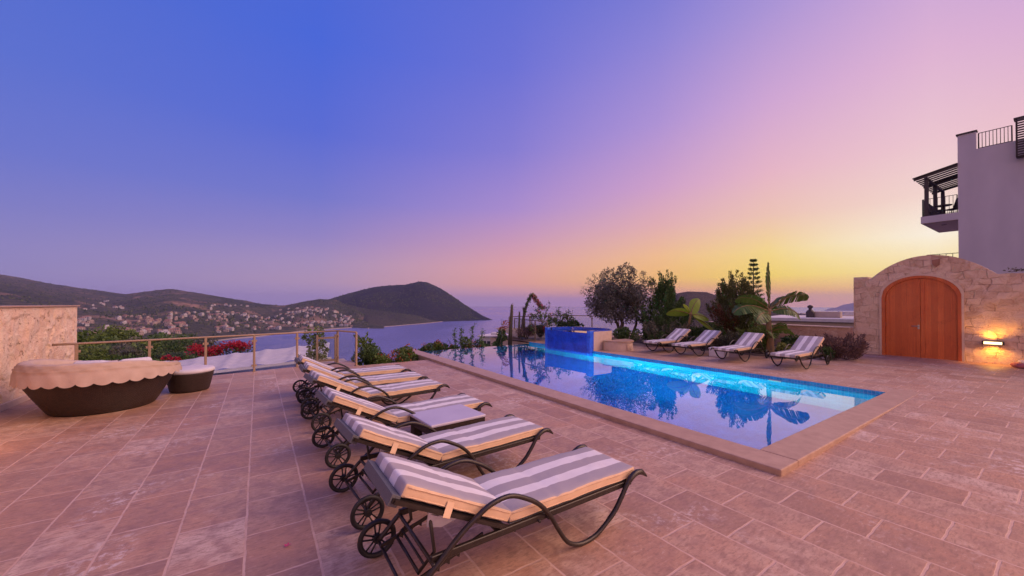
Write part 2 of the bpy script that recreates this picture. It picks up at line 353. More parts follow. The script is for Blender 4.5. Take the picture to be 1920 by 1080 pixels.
simple('soffit_render', (.62, .45, .40), (.55, .40, .35), 4, .8, bump=.05)
simple('white_roof', (.62, .58, .64), (.50, .47, .53), 4, .8, bump=.4, bdist=.03)
simple('blue_wall', (.40, .46, .70), (.36, .42, .64), 3, .5, bump=.1)
simple('white_plaster', (.66, .62, .62), (.55, .52, .53), 4, .85)
simple('pink_plaster', (.48, .38, .33), (.42, .33, .29), 4, .85)
simple('town_white', (.50, .47, .48), (.40, .37, .38), .2, .85)
simple('town_pink', (.40, .31, .27), (.32, .24, .21), .2, .85)
simple('terracotta', (.34, .17, .12), (.27, .13, .09), 6, .85)
simple('window_dark', (.035, .035, .05), (.05, .05, .07), 4, .2)
simple('bark', (.10, .075, .06), (.055, .042, .035), 18, .9, bump=.6, bdist=.02, stretch=(1, 1, .25))
simple('banana_stem', (.30, .16, .07), (.14, .11, .05), 10, .7, bump=.3, bdist=.02, stretch=(1, 1, .3))
simple('soil', (.17, .105, .075), (.10, .065, .048), 6, 1, bump=.7, bdist=.05)
simple('sand_slope', (.30, .22, .18), (.20, .15, .12), 2, 1, bump=.6, bdist=.05)
simple('steel', (.45, .42, .40), (.40, .37, .35), 20, .3, metal=.9, bump=.02)
simple('pink_cloth', (.42, .14, .15), (.30, .08, .10), 8, .9, bump=.5, bdist=.02)
simple('petal', (.55, .02, .16), (.45, .02, .12), 20, .7, bump=0)
leafmat('olive_leaf', (0.074, 0.074, 0.057), (0.162, 0.155, 0.128), .5, .15)
leafmat('pine_leaf', (0.028, 0.060, 0.020), (0.100, 0.170, 0.044), .6, .15)
leafmat('conifer_leaf', (0.042, 0.057, 0.019), (0.142, 0.152, 0.042), .6, .15)
leafmat('dead_leaf', (.10, .035, .015), (.20, .075, .035), .8, .15)
leafmat('banana_leaf', (.045, .095, .015), (.13, .22, .04), .38, .35)
leafmat('young_banana_leaf', (.20, .30, .025), (.38, .50, .06), .38, .45)
leafmat('hedge_leaf', (0.030, 0.065, 0.019), (0.104, 0.180, 0.042), .5, .2)
leafmat('bright_leaf', (0.049, 0.091, 0.014), (0.168, 0.238, 0.042), .5, .25)
leafmat('yellow_leaf', (0.096, 0.120, 0.018), (0.240, 0.264, 0.060), .5, .25)
leafmat('grey_leaf', (0.068, 0.068, 0.045), (0.150, 0.150, 0.105), .6, .15)
leafmat('scrub_leaf', (.020, .034, .016), (.095, .105, .048), .9, .0, .05)
leafmat('dry_leaf', (.11, .065, .055), (.22, .14, .125), .8, .15)
leafmat('red_flower', (.35, .008, .025), (.60, .03, .06), .6, .3)
leafmat('orange_flower', (.28, .06, .02), (.40, .12, .05), .6, .3)
leafmat('pink_flower', (.45, .12, .16), (.60, .25, .28), .6, .3)
simple('cactus', (.07, .065, .03), (.10, .075, .04), 20, .7, bump=.4, bdist=.02)
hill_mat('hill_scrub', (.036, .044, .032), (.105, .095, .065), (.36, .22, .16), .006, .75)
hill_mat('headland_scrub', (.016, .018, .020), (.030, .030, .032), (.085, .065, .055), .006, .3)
hill_mat('spur_grass', (.045, .045, .038), (.085, .075, .055), (.12, .09, .065), .01, .4)
hill_mat('slope_scrub', (.030, .036, .018), (.07, .07, .035), (.20, .13, .09), .05, .4)
hill_mat('dry_hill', (.075, .062, .058), (.13, .105, .09), (.22, .16, .12), .03, .5)
simple('beach', (.45, .36, .30), (.36, .28, .23), .05, 1, bump=0)
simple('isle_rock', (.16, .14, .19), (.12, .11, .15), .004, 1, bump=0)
emit('lamp_glow', (1.0, .70, .28), 3.5)

# ------------------------------------------------------------------ mesh building
def cat(pts, n=6):
    P = [Vector(p) for p in pts]; out = []
    for i in range(len(P) - 1):
        a = P[max(i - 1, 0)]; b = P[i]; c = P[i + 1]; d = P[min(i + 2, len(P) - 1)]
        for k in range(n):
            u = k / n
            out.append(.5 * ((2 * b) + (c - a) * u + (2 * a - 5 * b + 4 * c - d) * u * u + (3 * b - a - 3 * c + d) * u ** 3))
    out.append(P[-1]); return out
class MB:
    def __init__(s): s.v = []; s.f = []; s.mi = []; s.sm = []; s.t = []
    def _t(s, n, tint): s.t += [tint] * n
    def face(s, idx, mi=0, sm=False): s.f.append(tuple(idx)); s.mi.append(mi); s.sm.append(sm)
    def poly(s, pts, mi=0, tint=.5, sm=False):
        b = len(s.v); s.v += [tuple(p) for p in pts]; s._t(len(pts), tint); s.face(range(b, b + len(pts)), mi, sm)
    def box(s, lo, hi, mi=0):
        (a, b, c), (d, e, f) = lo, hi
        s.hexa([(a, b, c), (d, b, c), (d, e, c), (a, e, c), (a, b, f), (d, b, f), (d, e, f), (a, e, f)], mi)
    def hexa(s, P, mi=0):
        b = len(s.v); s.v += [tuple(p) for p in P]; s._t(8, .5)
        for q in ((3, 2, 1, 0), (4, 5, 6, 7), (0, 1, 5, 4), (1, 2, 6, 5), (2, 3, 7, 6), (3, 0, 4, 7)): s.face([b + i for i in q], mi)
    def tube(s, pts, r, n=8, mi=0, caps=True, tint=.5, sm=True, closed=False):
        P = [Vector(p) for p in pts]; m = len(P); b = len(s.v)
        rs = r if isinstance(r, (list, tuple)) else [r] * m
        up = None
        for i in range(m):
            if closed: d = (P[(i + 1) % m] - P[i - 1])
            else: d = P[min(i + 1, m - 1)] - P[max(i - 1, 0)]
            d = d.normalized() if d.length > 1e-9 else Vector((0, 0, 1))
            if up is None: up = Vector((0, 0, 1)) if abs(d.z) < .9 else Vector((1, 0, 0))
            sd = d.cross(up).normalized(); up = sd.cross(d).normalized()
            for k in range(n):
                a = 2 * pi * k / n; s.v.append(tuple(P[i] + (sd * cos(a) + up * sin(a)) * rs[i]))
        s._t(m * n, tint)
        for i in range(m if closed else m - 1):
            j = (i + 1) % m
            for k in range(n):
                k2 = (k + 1) % n; s.face((b + i * n + k, b + i * n + k2, b + j * n + k2, b + j * n + k), mi, sm)
        if caps and not closed:
            s.face([b + k for k in range(n)][::-1], mi); s.face([b + (m - 1) * n + k for k in range(n)], mi)
    def lathe(s, prof, n=32, c=(0, 0), mi=0, sm=True, arc=(0, 2 * pi), fn=None):
        b = len(s.v); full = abs(arc[1] - arc[0] - 2 * pi) < 1e-6; q = n if full else n + 1
        for j, (r, z) in enumerate(prof):
            for k in range(q):
                a = arc[0] + (arc[1] - arc[0]) * k / n
                rr, zz = (r, z) if fn is None else fn(j, a, r, z)
                s.v.append((c[0] + rr * cos(a), c[1] + rr * sin(a), zz))
        s._t(len(prof) * q, .5)
        for j in range(len(prof) - 1):
            for k in range(n):
                k2 = (k + 1) % q; s.face((b + j * q + k, b + j * q + k2, b + (j + 1) * q + k2, b + (j + 1) * q + k), mi, sm)
    def grid(s, fn, nu, nv, mi=0, sm=True, tint=.5):
        b = len(s.v)
        for i in range(nu + 1):
            for j in range(nv + 1): s.v.append(tuple(fn(i / nu, j / nv)))
        s._t((nu + 1) * (nv + 1), tint)
        for i in range(nu):
            for j in range(nv):
                q = b + i * (nv + 1) + j; s.face((q, q + nv + 1, q + nv + 2, q + 1), mi, sm)
    def leaf(s, p, d, l, w, mi=0, tint=.5):
        d = Vector(d).normalized(); a = Vector((random.uniform(-1, 1), random.uniform(-1, 1), random.uniform(-1, 1)))
        sd = d.cross(a)
        if sd.length < 1e-4: return
        sd.normalize(); p = Vector(p)
        s.poly([p, p + d * l * .5 + sd * w * .5, p + d * l, p + d * l * .5 - sd * w * .5], mi, tint)
    def rbox(s, lo, hi, r, mi=0, seg=2, mat_fn=None, sub=(0, 0, 0)):
        # box with rounded edges: cube grid projected onto a rounded box
        c = [(a + b) / 2 for a, b in zip(lo, hi)]; h = [(b - a) / 2 for a, b in zip(lo, hi)]
        def cut(hh): return sorted(set([-hh, hh] + [-(hh - r) - r * (1 - cos(pi / 2 * k / seg)) * 0 - r * sin(pi / 2 * k / seg) for k in range(seg + 1)] + [(hh - r) + r * sin(pi / 2 * k / seg) for k in range(seg + 1)]))
        g = [sorted(set(cut(x) + [-(x - r) + 2 * (x - r) * k / (n_ + 1) for k in range(1, n_ + 1)])) for x, n_ in zip(h, sub)]
        def pr(p):
            q = [max(-(h[i] - r), min(h[i] - r, p[i])) for i in range(3)]
            d = Vector([p[i] - q[i] for i in range(3)])
            if d.length > 1e-9: d = d.normalized() * r
            return tuple(c[i] + q[i] + d[i] for i in range(3))
        for ax in range(3):
            u, v = [i for i in range(3) if i != ax]
            for sg in (-1, 1):
                for i in range(len(g[u]) - 1):
                    for j in range(len(g[v]) - 1):
                        P = []
                        for a, b_ in ((i, j), (i + 1, j), (i + 1, j + 1), (i, j + 1)):
                            q = [0, 0, 0]; q[ax] = sg * h[ax]; q[u] = g[u][a]; q[v] = g[v][b_]; P.append(pr(q))
                        flip = (sg > 0) != (ax != 1)
                        m_ = mi if mat_fn is None else mat_fn(ax, sg)
                        s.poly(P[::-1] if flip else P, m_, .5, True)
    def build(s, name, mats, parent=None, weld=False):
        me = bpy.data.meshes.new(name); me.from_pydata(s.v, [], s.f)
        for m in (mats if isinstance(mats, (list, tuple)) else [mats]): me.materials.append(MATS[m])
        me.polygons.foreach_set('material_index', s.mi); me.polygons.foreach_set('use_smooth', s.sm)
        at = me.attributes.new('tint', 'FLOAT', 'POINT'); at.data.foreach_set('value', s.t)
        if weld:
            import bmesh
            bm = bmesh.new(); bm.from_mesh(me); bmesh.ops.remove_doubles(bm, verts=bm.verts, dist=1e-4); bm.to_mesh(me); bm.free()
        me.update()
        o = bpy.data.objects.new(name, me); col.objects.link(o)
        if parent is not None: o.parent = parent
        return o
def tag(o, label=None, cat_=None, group=None, kind=None):
    if label: o['label'] = label
    if cat_: o['category'] = cat_
    if group: o['group'] = group
    if kind: o['kind'] = kind
    return o
def thing(name, label, cat_, loc=(0, 0, 0), rz=0, group=None):
    o = bpy.data.objects.new(name, None); col.objects.link(o); o.location = loc; o.rotation_euler = (0, 0, rz); o.empty_display_size = .2
    return tag(o, label, cat_, group)
def copy_tree(o, parent=None):
    c = o.copy(); col.objects.link(c); c.parent = parent
    for ch in list(o.children): copy_tree(ch, c)
    return c
def bevel(o, w=.01, seg=2):
    m = o.modifiers.new('bevel', 'BEVEL'); m.width = w; m.segments = seg; m.limit_method = 'ANGLE'; m.angle_limit = R(40); return o
def fd(x, D, z=0.0):   # a point at forward distance D in the direction of bearing x (a bearing table in 1/713 tangents)
    a = (x - 960) / 713; return (D * (FW[0] + a * RT[0]), D * (FW[1] + a * RT[1]), z)
def ss(a, b, x):
    t = max(0, min(1, (x - a) / (b - a))); return t * t * (3 - 2 * t)
def lerp_tab(tab, x):
    if x <= tab[0][0]: return tab[0][1:]
    for p, q in zip(tab, tab[1:]):
        if x <= q[0]:
            t = (x - p[0]) / (q[0] - p[0]); return tuple(a + (b - a) * t for a, b in zip(p[1:], q[1:]))
    return tab[-1][1:]

# ------------------------------------------------------------------ setting: terrace, slope, sea, hills
def dz_(x): return .07 * ss(4.6, 10.3, x)
PX0, PX1, PY0, PY1 = 4.95, 10.2, 2.13, 13.9
WATER = -.03
d = MB()
def sheet(x0, x1, yfn0, yfn1, nx):
    d.grid(lambda u, v: (x0 + (x1 - x0) * u, yfn0(x0 + (x1 - x0) * u) + (yfn1(x0 + (x1 - x0) * u) - yfn0(x0 + (x1 - x0) * u)) * v, dz_(x0 + (x1 - x0) * u)), nx, 1, 0, False)
fence_y = lambda x: 11.5 + (x + 3.6) * 1.3 / 6.0
sheet(-3.6, 2.45, lambda x: -9, fence_y, 1)
sheet(2.45, 4.56, lambda x: -9, lambda x: 11.65, 1)
sheet(4.56, 10.2, lambda x: -9, lambda x: 2.05, 14)
sheet(10.2, 17.62, lambda x: -9, lambda x: 17.5, 6)
tag(d.build('deck', 'travertine_paving'), kind='structure')
e = MB()
def edge(pts):
    for a, b in zip(pts, pts[1:]): e.poly([(a[0], a[1], -.004), (b[0], b[1], -.004), (b[0], b[1], -2.2), (a[0], a[1], -2.2)])
edge([(-3.6, 11.5), (2.45, 12.81), (2.45, 11.65), (4.56, 11.65), (4.56, 13.7)])
edge([(10.3, 14), (10.3, 17.5), (17.62, 17.5)])
tag(e.build('deck_edge', 'trim_stone'), kind='structure')

g = MB()
def ground(u, v):
    th = -pi + 2 * pi * u; r = 0.5 + 900 * v ** 2.2
    deg = th * 180 / pi
    sl = .2 * (ss(6, 15, deg) if deg > 0 else (ss(-60, -175, deg) if deg < -60 else 0))
    if deg > 179: sl = .2
    x, y = r * cos(th), r * sin(th)
    z = -2.9 - sl * max(0, r - 16) + (.5 + .02 * r) * N.noise((x * .06, y * .06, 0)) * min(1, r / 30)
    return (x, y, max(-93, min(z, -.3) if r < 60 else z))
g.grid(ground, 160, 60)
tag(g.build('slope_ground', 'slope_scrub'), kind='structure')
s = MB(); nn = 96
ring = [0, 200, 600, 1500, 4000, 8000, 12000]
for i in range(len(ring) - 1):
    for k in range(nn):
        a0, a1 = 2 * pi * k / nn, 2 * pi * (k + 1) / nn
        P = [(ring[i] * cos(a0), ring[i] * sin(a0), -90), (ring[i + 1] * cos(a0), ring[i + 1] * sin(a0), -90), (ring[i + 1] * cos(a1), ring[i + 1] * sin(a1), -90), (ring[i] * cos(a1), ring[i] * sin(a1), -90)]
        s.poly(P[1:] if i == 0 else P)
tag(s.build('sea', 'sea_water'), kind='structure')

def zof(y, D): return EYE + (569.3 - y) / 713 * D
HILLS = {}
def hill(name, x0, x1, nx, nt, tab, mat, rough=6, rav=0, pw=1.0, seed=0, back=1.5):
    # tab rows: x, shore distance, shore z, ridge distance, ridge y
    def pt(x, t):
        D0, z0, D1, yr = lerp_tab(tab, x); zr = zof(yr, D1)
        tt = min(t, 1.0); D = D0 + (D1 - D0) * t
        if t <= 1: z = z0 + (zr - z0) * (tt ** pw)
        else: z = zr - (zr + 95) * ((t - 1) / (back - 1)) ** 1.5
        P = fd(x, D)
        k = min(1, 4 * tt) * (1 - .75 * max(0, tt - .6) / .4 if t <= 1 else .25)
        n_ = N.fractal((P[0] * .004 + seed, P[1] * .004, seed), 1.0, 2.1, 5)
        r_ = abs(N.noise((P[0] * .0028 + seed * 3, P[1] * .0028, 1.7)))
        z += k * (rough * n_ - rav * (1 - min(1, r_ * 5)) * (4 * tt * (1 - tt) if t < 1 else 0))
        return (P[0], P[1], z)
    HILLS[name] = pt
    h = MB(); h.grid(lambda u, v: pt(x0 + (x1 - x0) * u, v * back), nx, nt)
    return h.build(name, mat)
HA = hill('bay_hills', -420, 720, 230, 110, [
    (-420, 300, -95, 2300, 505), (-100, 400, -92, 2500, 505), (0, 420, -92, 2600, 515), (40, 430, -92, 2600, 521), (100, 450, -92, 2600, 533), (170, 520, -92, 2500, 543),
    (235, 600, -91, 2450, 551), (270, 650, -91, 2450, 546), (320, 720, -91, 2400, 541.5), (360, 800, -91, 2350, 547), (400, 921, -91, 2300, 554),
    (430, 965, -91, 2250, 559), (490, 1060, -91, 2100, 570), (530, 1150, -91, 2000, 573), (560, 1235, -91, 1950, 567), (600, 1340, -91, 1900, 560.5),
    (630, 1420, -91, 1900, 561), (660, 1440, -91, 1800, 577), (690, 1400, -91, 1700, 592), (720, 1390, -91, 1480, 612)], 'hill_scrub', 14, 26, .9, 3)
tag(HA, kind='structure')
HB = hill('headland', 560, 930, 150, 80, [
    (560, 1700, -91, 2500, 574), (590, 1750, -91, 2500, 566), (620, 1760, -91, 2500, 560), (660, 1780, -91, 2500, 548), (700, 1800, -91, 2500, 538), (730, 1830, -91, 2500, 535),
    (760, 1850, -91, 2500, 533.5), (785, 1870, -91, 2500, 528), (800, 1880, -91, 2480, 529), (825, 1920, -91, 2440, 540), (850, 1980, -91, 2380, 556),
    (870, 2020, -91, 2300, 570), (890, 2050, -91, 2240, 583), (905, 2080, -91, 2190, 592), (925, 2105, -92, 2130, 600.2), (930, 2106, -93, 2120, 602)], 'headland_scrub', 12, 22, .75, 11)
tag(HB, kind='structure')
HC = hill('grassy_spur', 598, 838, 110, 40, [
    (585, 1850, -60, 1960, 572), (600, 1850, -60, 1960, 564), (640, 1800, -70, 1930, 568), (675, 1600, -85, 1900, 576), (690, 1450, -91, 1870, 579), (720, 1500, -91, 1830, 583), (740, 1550, -91, 1860, 586),
    (790, 1720, -91, 1930, 592.5), (815, 1830, -91, 1960, 598), (832, 1940, -91, 1990, 602), (838, 1990, -92, 2010, 604)], 'spur_grass', 5, 8, .7, 21, 1.2)
tag(HC, kind='structure')
bs = MB()
for tab_x in range(392, 660, 4):
    for (D0, z0, D1, yr) in [lerp_tab([(392, 905, 0, 0, 0), (430, 965, 0, 0, 0), (490, 1060, 0, 0, 0), (560, 1235, 0, 0, 0), (660, 1440, 0, 0, 0)], tab_x)]:
        D1_ = lerp_tab([(392, 905, 0), (430, 965, 0), (490, 1060, 0), (560, 1235, 0), (660, 1440, 0)], tab_x + 4)[0]
        w = 9 * (.6 + .4 * sin(tab_x * .07)) * (1 if tab_x < 560 else .4)
        bs.poly([fd(tab_x, D0 - w, -89.7), fd(tab_x + 4, D1_ - w, -89.7), fd(tab_x + 4, D1_ + 14, -88), fd(tab_x, D0 + 14, -88)])
for x in range(690, 834, 4):
    tabc = [(690, 1405), (720, 1500), (740, 1550), (790, 1720), (815, 1830), (838, 1990)]
    a, b = lerp_tab(tabc, x)[0], lerp_tab(tabc, x + 4)[0]
    q0, q1 = 3 + 5 * abs(N.noise((x * .13, 0, 0))), 3 + 5 * abs(N.noise(((x + 4) * .13, 0, 0)))
    bs.poly([fd(x, a - 5, -89.7), fd(x + 4, b - 5, -89.7), fd(x + 4, b + q1, -89.7 + q1 * .4), fd(x, a + q0, -89.7 + q0 * .4)])
tag(bs.build('shoreline', 'beach'), kind='structure')
HE = hill('near_headland', 1225, 1560, 90, 40, [
    (1225, 420, -92, 720, 600), (1250, 420, -92, 720, 570), (1270, 420, -90, 720, 549), (1290, 420, -90, 720, 545.5), (1325, 420, -90, 720, 547), (1350, 400, -85, 700, 556),
    (1400, 380, -80, 640, 568), (1450, 330, -75, 600, 577), (1500, 300, -70, 560, 588), (1540, 280, -70, 520, 600), (1560, 270, -80, 500, 612)], 'dry_hill', 3, 4, .8, 31)
tag(HE, kind='structure')
for nm, tab in (('far_island', [(1546, 4900, -91, 5200, 582), (1558, 4900, -91, 5300, 577.5), (1566, 4900, -91, 5300, 577), (1580, 4900, -91, 5400, 571.5), (1592, 4900, -91, 5500, 569.5), (1602, 4900, -91, 5500, 567), (1650, 4900, -91, 5500, 561), (1720, 4900, -91, 5300, 574), (1740, 4900, -91, 5200, 583)]),):
    tag(hill(nm, 1546, 1740, 60, 16, tab, 'isle_rock', 10, 0, .8, 41), kind='structure')

# ------------------------------------------------------------------ pool
pool = thing('swimming_pool', 'long infinity swimming pool lined with blue mosaic tiles and edged with travertine', 'swimming pool', (7.5, 8, 0))
def P_(o): o.location = (-7.5, -8, 0); return o     # parts modelled in world coordinates under the pool's empty
b = MB(); zt, zb = WATER - .012, -1.85
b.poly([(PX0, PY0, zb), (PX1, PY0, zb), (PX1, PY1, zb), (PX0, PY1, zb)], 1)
b.poly([(PX0, PY0, .03), (PX0, PY0, zb), (PX0, PY1, zb), (PX0, PY1, .03)])
b.poly([(PX0, PY0, .03), (PX1, PY0, .03), (PX1, PY0, zb), (PX0, PY0, zb)])
b.poly([(PX1, PY0, .069), (PX1, PY1, .069), (PX1, PY1, zb), (PX1, PY0, zb)])
b.poly([(PX0, PY1, zt), (PX0, PY1, zb), (PX1, PY1, zb), (PX1, PY1, zt)])
b.poly([(PX0, PY1, zt), (PX1, PY1, zt), (PX1, PY1 + .15, zt), (PX0, PY1 + .15, zt)])
b.poly([(PX0 - .4, PY1 + .15, zt), (PX1 + .1, PY1 + .15, zt), (PX1 + .1, PY1 + .15, -2.5), (PX0 - .4, PY1 + .15, -2.5)])
P_(b.build('basin', ['pool_mosaic', 'depth_shaded_floor_mosaic'], pool))
c1 = MB(); c1.box((4.53, 1.745, -.05), (4.96, 13.75, .07))
P_(bevel(c1.build('coping', 'coping_stone', pool), .012))
c2 = MB(); c2.box((4.963, 1.747, -.05), (10.75, 2.14, .0715))
P_(bevel(c2.build('coping', 'coping_stone', pool), .012))
c3 = MB(); c3.box((4.532, 13.753, -.06), (4.96, 14.2, .069))
P_(bevel(c3.build('coping', 'coping_stone', pool), .01))
c4 = MB(); c4.box((4.6, 11.6, -2.2), (4.93, 14.15, -.052)); P_(c4.build('retaining_wall', 'trim_stone', pool))
w = MB(); w.poly([(PX0 - .01, PY0 - .01, WATER), (PX1 + .005, PY0 - .01, WATER), (PX1 + .005, PY1 + .14, WATER), (PX0 - .01, PY1 + .14, WATER)])
tag(w.build('pool_water', 'pool_water_surface'), kind='structure')
for i, yy in enumerate((3.6, 6.2, 8.8, 11.4)):
    ld = bpy.data.lights.new('pool_lamp', 'SPOT'); lo = bpy.data.objects.new('pool_lamp', ld); col.objects.link(lo)
    ld.energy = (1600, 4600, 5000, 2300)[i]; ld.color = (.005, .95, .82); ld.spot_size = R(74); ld.spot_blend = 1; ld.shadow_soft_size = .1
    lo.location = (PX0 + .06, yy, -.62); lo.rotation_euler = Vector((-1, 0, -.16)).to_track_quat('Z', 'Y').to_euler()
    pf = MB(); pf.lathe([(.0, 0), (.11, 0), (.13, .015), (.13, .03)], 20)
    f_ = pf.build('light_fitting', 'steel', pool); f_.location = (PX0 + .035 - 7.5, yy - 8, -.62); f_.rotation_euler = (0, -pi / 2, 0)
sk = MB(); sk.rbox((-.01, -.13, -.06), (.012, .13, .06), .008); sk.box((.012, -.09, -.035), (.016, .09, .035), 1)
o_ = sk.build('skimmer_inlet', ['white_plaster', 'window_dark'], pool); o_.location = (PX1 - .012 - 7.5, 4.05 - 8, -.07)

# spa
spa = thing('hot_tub', 'raised corner hot tub with deep blue mosaic front and stone side', 'hot tub', (10.9, 11.2, .07))
def S_(o): o.location = (-10.9, -11.2, -.07); return o
sx0, sy0, sy1, stz = 10.05, 9.95, 12.55, .80
b = MB(); b.box((sx0, sy0 + .16, -.6), (sx0 + .15, sy1 - .16, stz - .09)); S_(b.build('weir_wall', 'spa_mosaic', spa))
for y_ in (sy0, sy1 - .158):
    b = MB(); b.box((sx0 - .004, y_ + .002, -.6), (sx0 + .2, y_ + .156, stz)); S_(bevel(b.build('pillar', 'pillar_mosaic', spa), .01))
def arcpts(r0):
    cx_, cy_ = sx0 + .95, (sy0 + sy1) / 2; pts = []
    hw = (sy1 - sy0) / 2
    pts.append((sx0 + .2, sy0 + (hw - r0 * hw)))
    for k in range(25):
        a = -pi / 2 + pi * k / 24; pts.append((cx_ + .62 * hw * r0 * cos(a), cy_ + hw * r0 * sin(a)))
    pts.append((sx0 + .2, sy1 - (hw - r0 * hw))); return pts
oa, ia = arcpts(1.), arcpts(.84)
b = MB()
for k in range(len(oa) - 1):
    A, B, C, D_ = oa[k], oa[k + 1], ia[k + 1], ia[k]
    b.poly([A + (0,), B + (0,), B + (stz - .03,), A + (stz - .03,)])
S_(b.build('side_wall', 'wall_stone_warm' if 'wall_stone_warm' in MATS else 'trim_stone', spa))
b = MB()
for k in range(len(oa) - 1):
    A, B, C, D_ = oa[k], oa[k + 1], ia[k + 1], ia[k]
    b.poly([A + (stz,), B + (stz,), C + (stz,), D_ + (stz,)]); b.poly([A + (stz - .03,), B + (stz - .03,), B + (stz,), A + (stz,)])
    b.poly([D_ + (stz,), C + (stz,), C + (.1,), D_ + (.1,)])
b.poly([p + (.1,) for p in ia])
S_(b.build('rim', 'spa_mosaic', spa))
b = MB(); b.poly([(sx0 + .002, sy0 + .16, stz - .085), (sx0 + .2, sy0 + .16, stz - .085)] + [p + (stz - .085,) for p in ia[1:-1]] + [(sx0 + .2, sy1 - .16, stz - .085), (sx0 + .002, sy1 - .16, stz - .085)])
tag(b.build('hot_tub_water', 'spa_water_surface'), kind='structure')
st = thing('round_step', 'low half round stone step at the side of the blue hot tub', 'step', (11.3, 9.9, .07))
b = MB()
pr = [(cos(pi + pi * k / 20) * .6, sin(pi + pi * k / 20) * .72) for k in range(21)]
for a, c in zip(pr, pr[1:]): b.poly([a + (0,), c + (0,), c + (.31,), a + (.31,)])
b.build('riser', 'trim_stone', st)
b = MB(); q_ = [(x * 1.05, y * 1.05) for x, y in pr]
b.poly([p + (.36,) for p in q_]);
for a, c in zip(q_, q_[1:]): b.poly([a + (.31,), c + (.31,), c + (.36,), a + (.36,)])
b.build('tread', 'coping_stone', st)
b = MB(); b.box((-.14, -.732, .04), (.10, -.718, .26)); b.build('access_panel', 'gate_rubble', st)

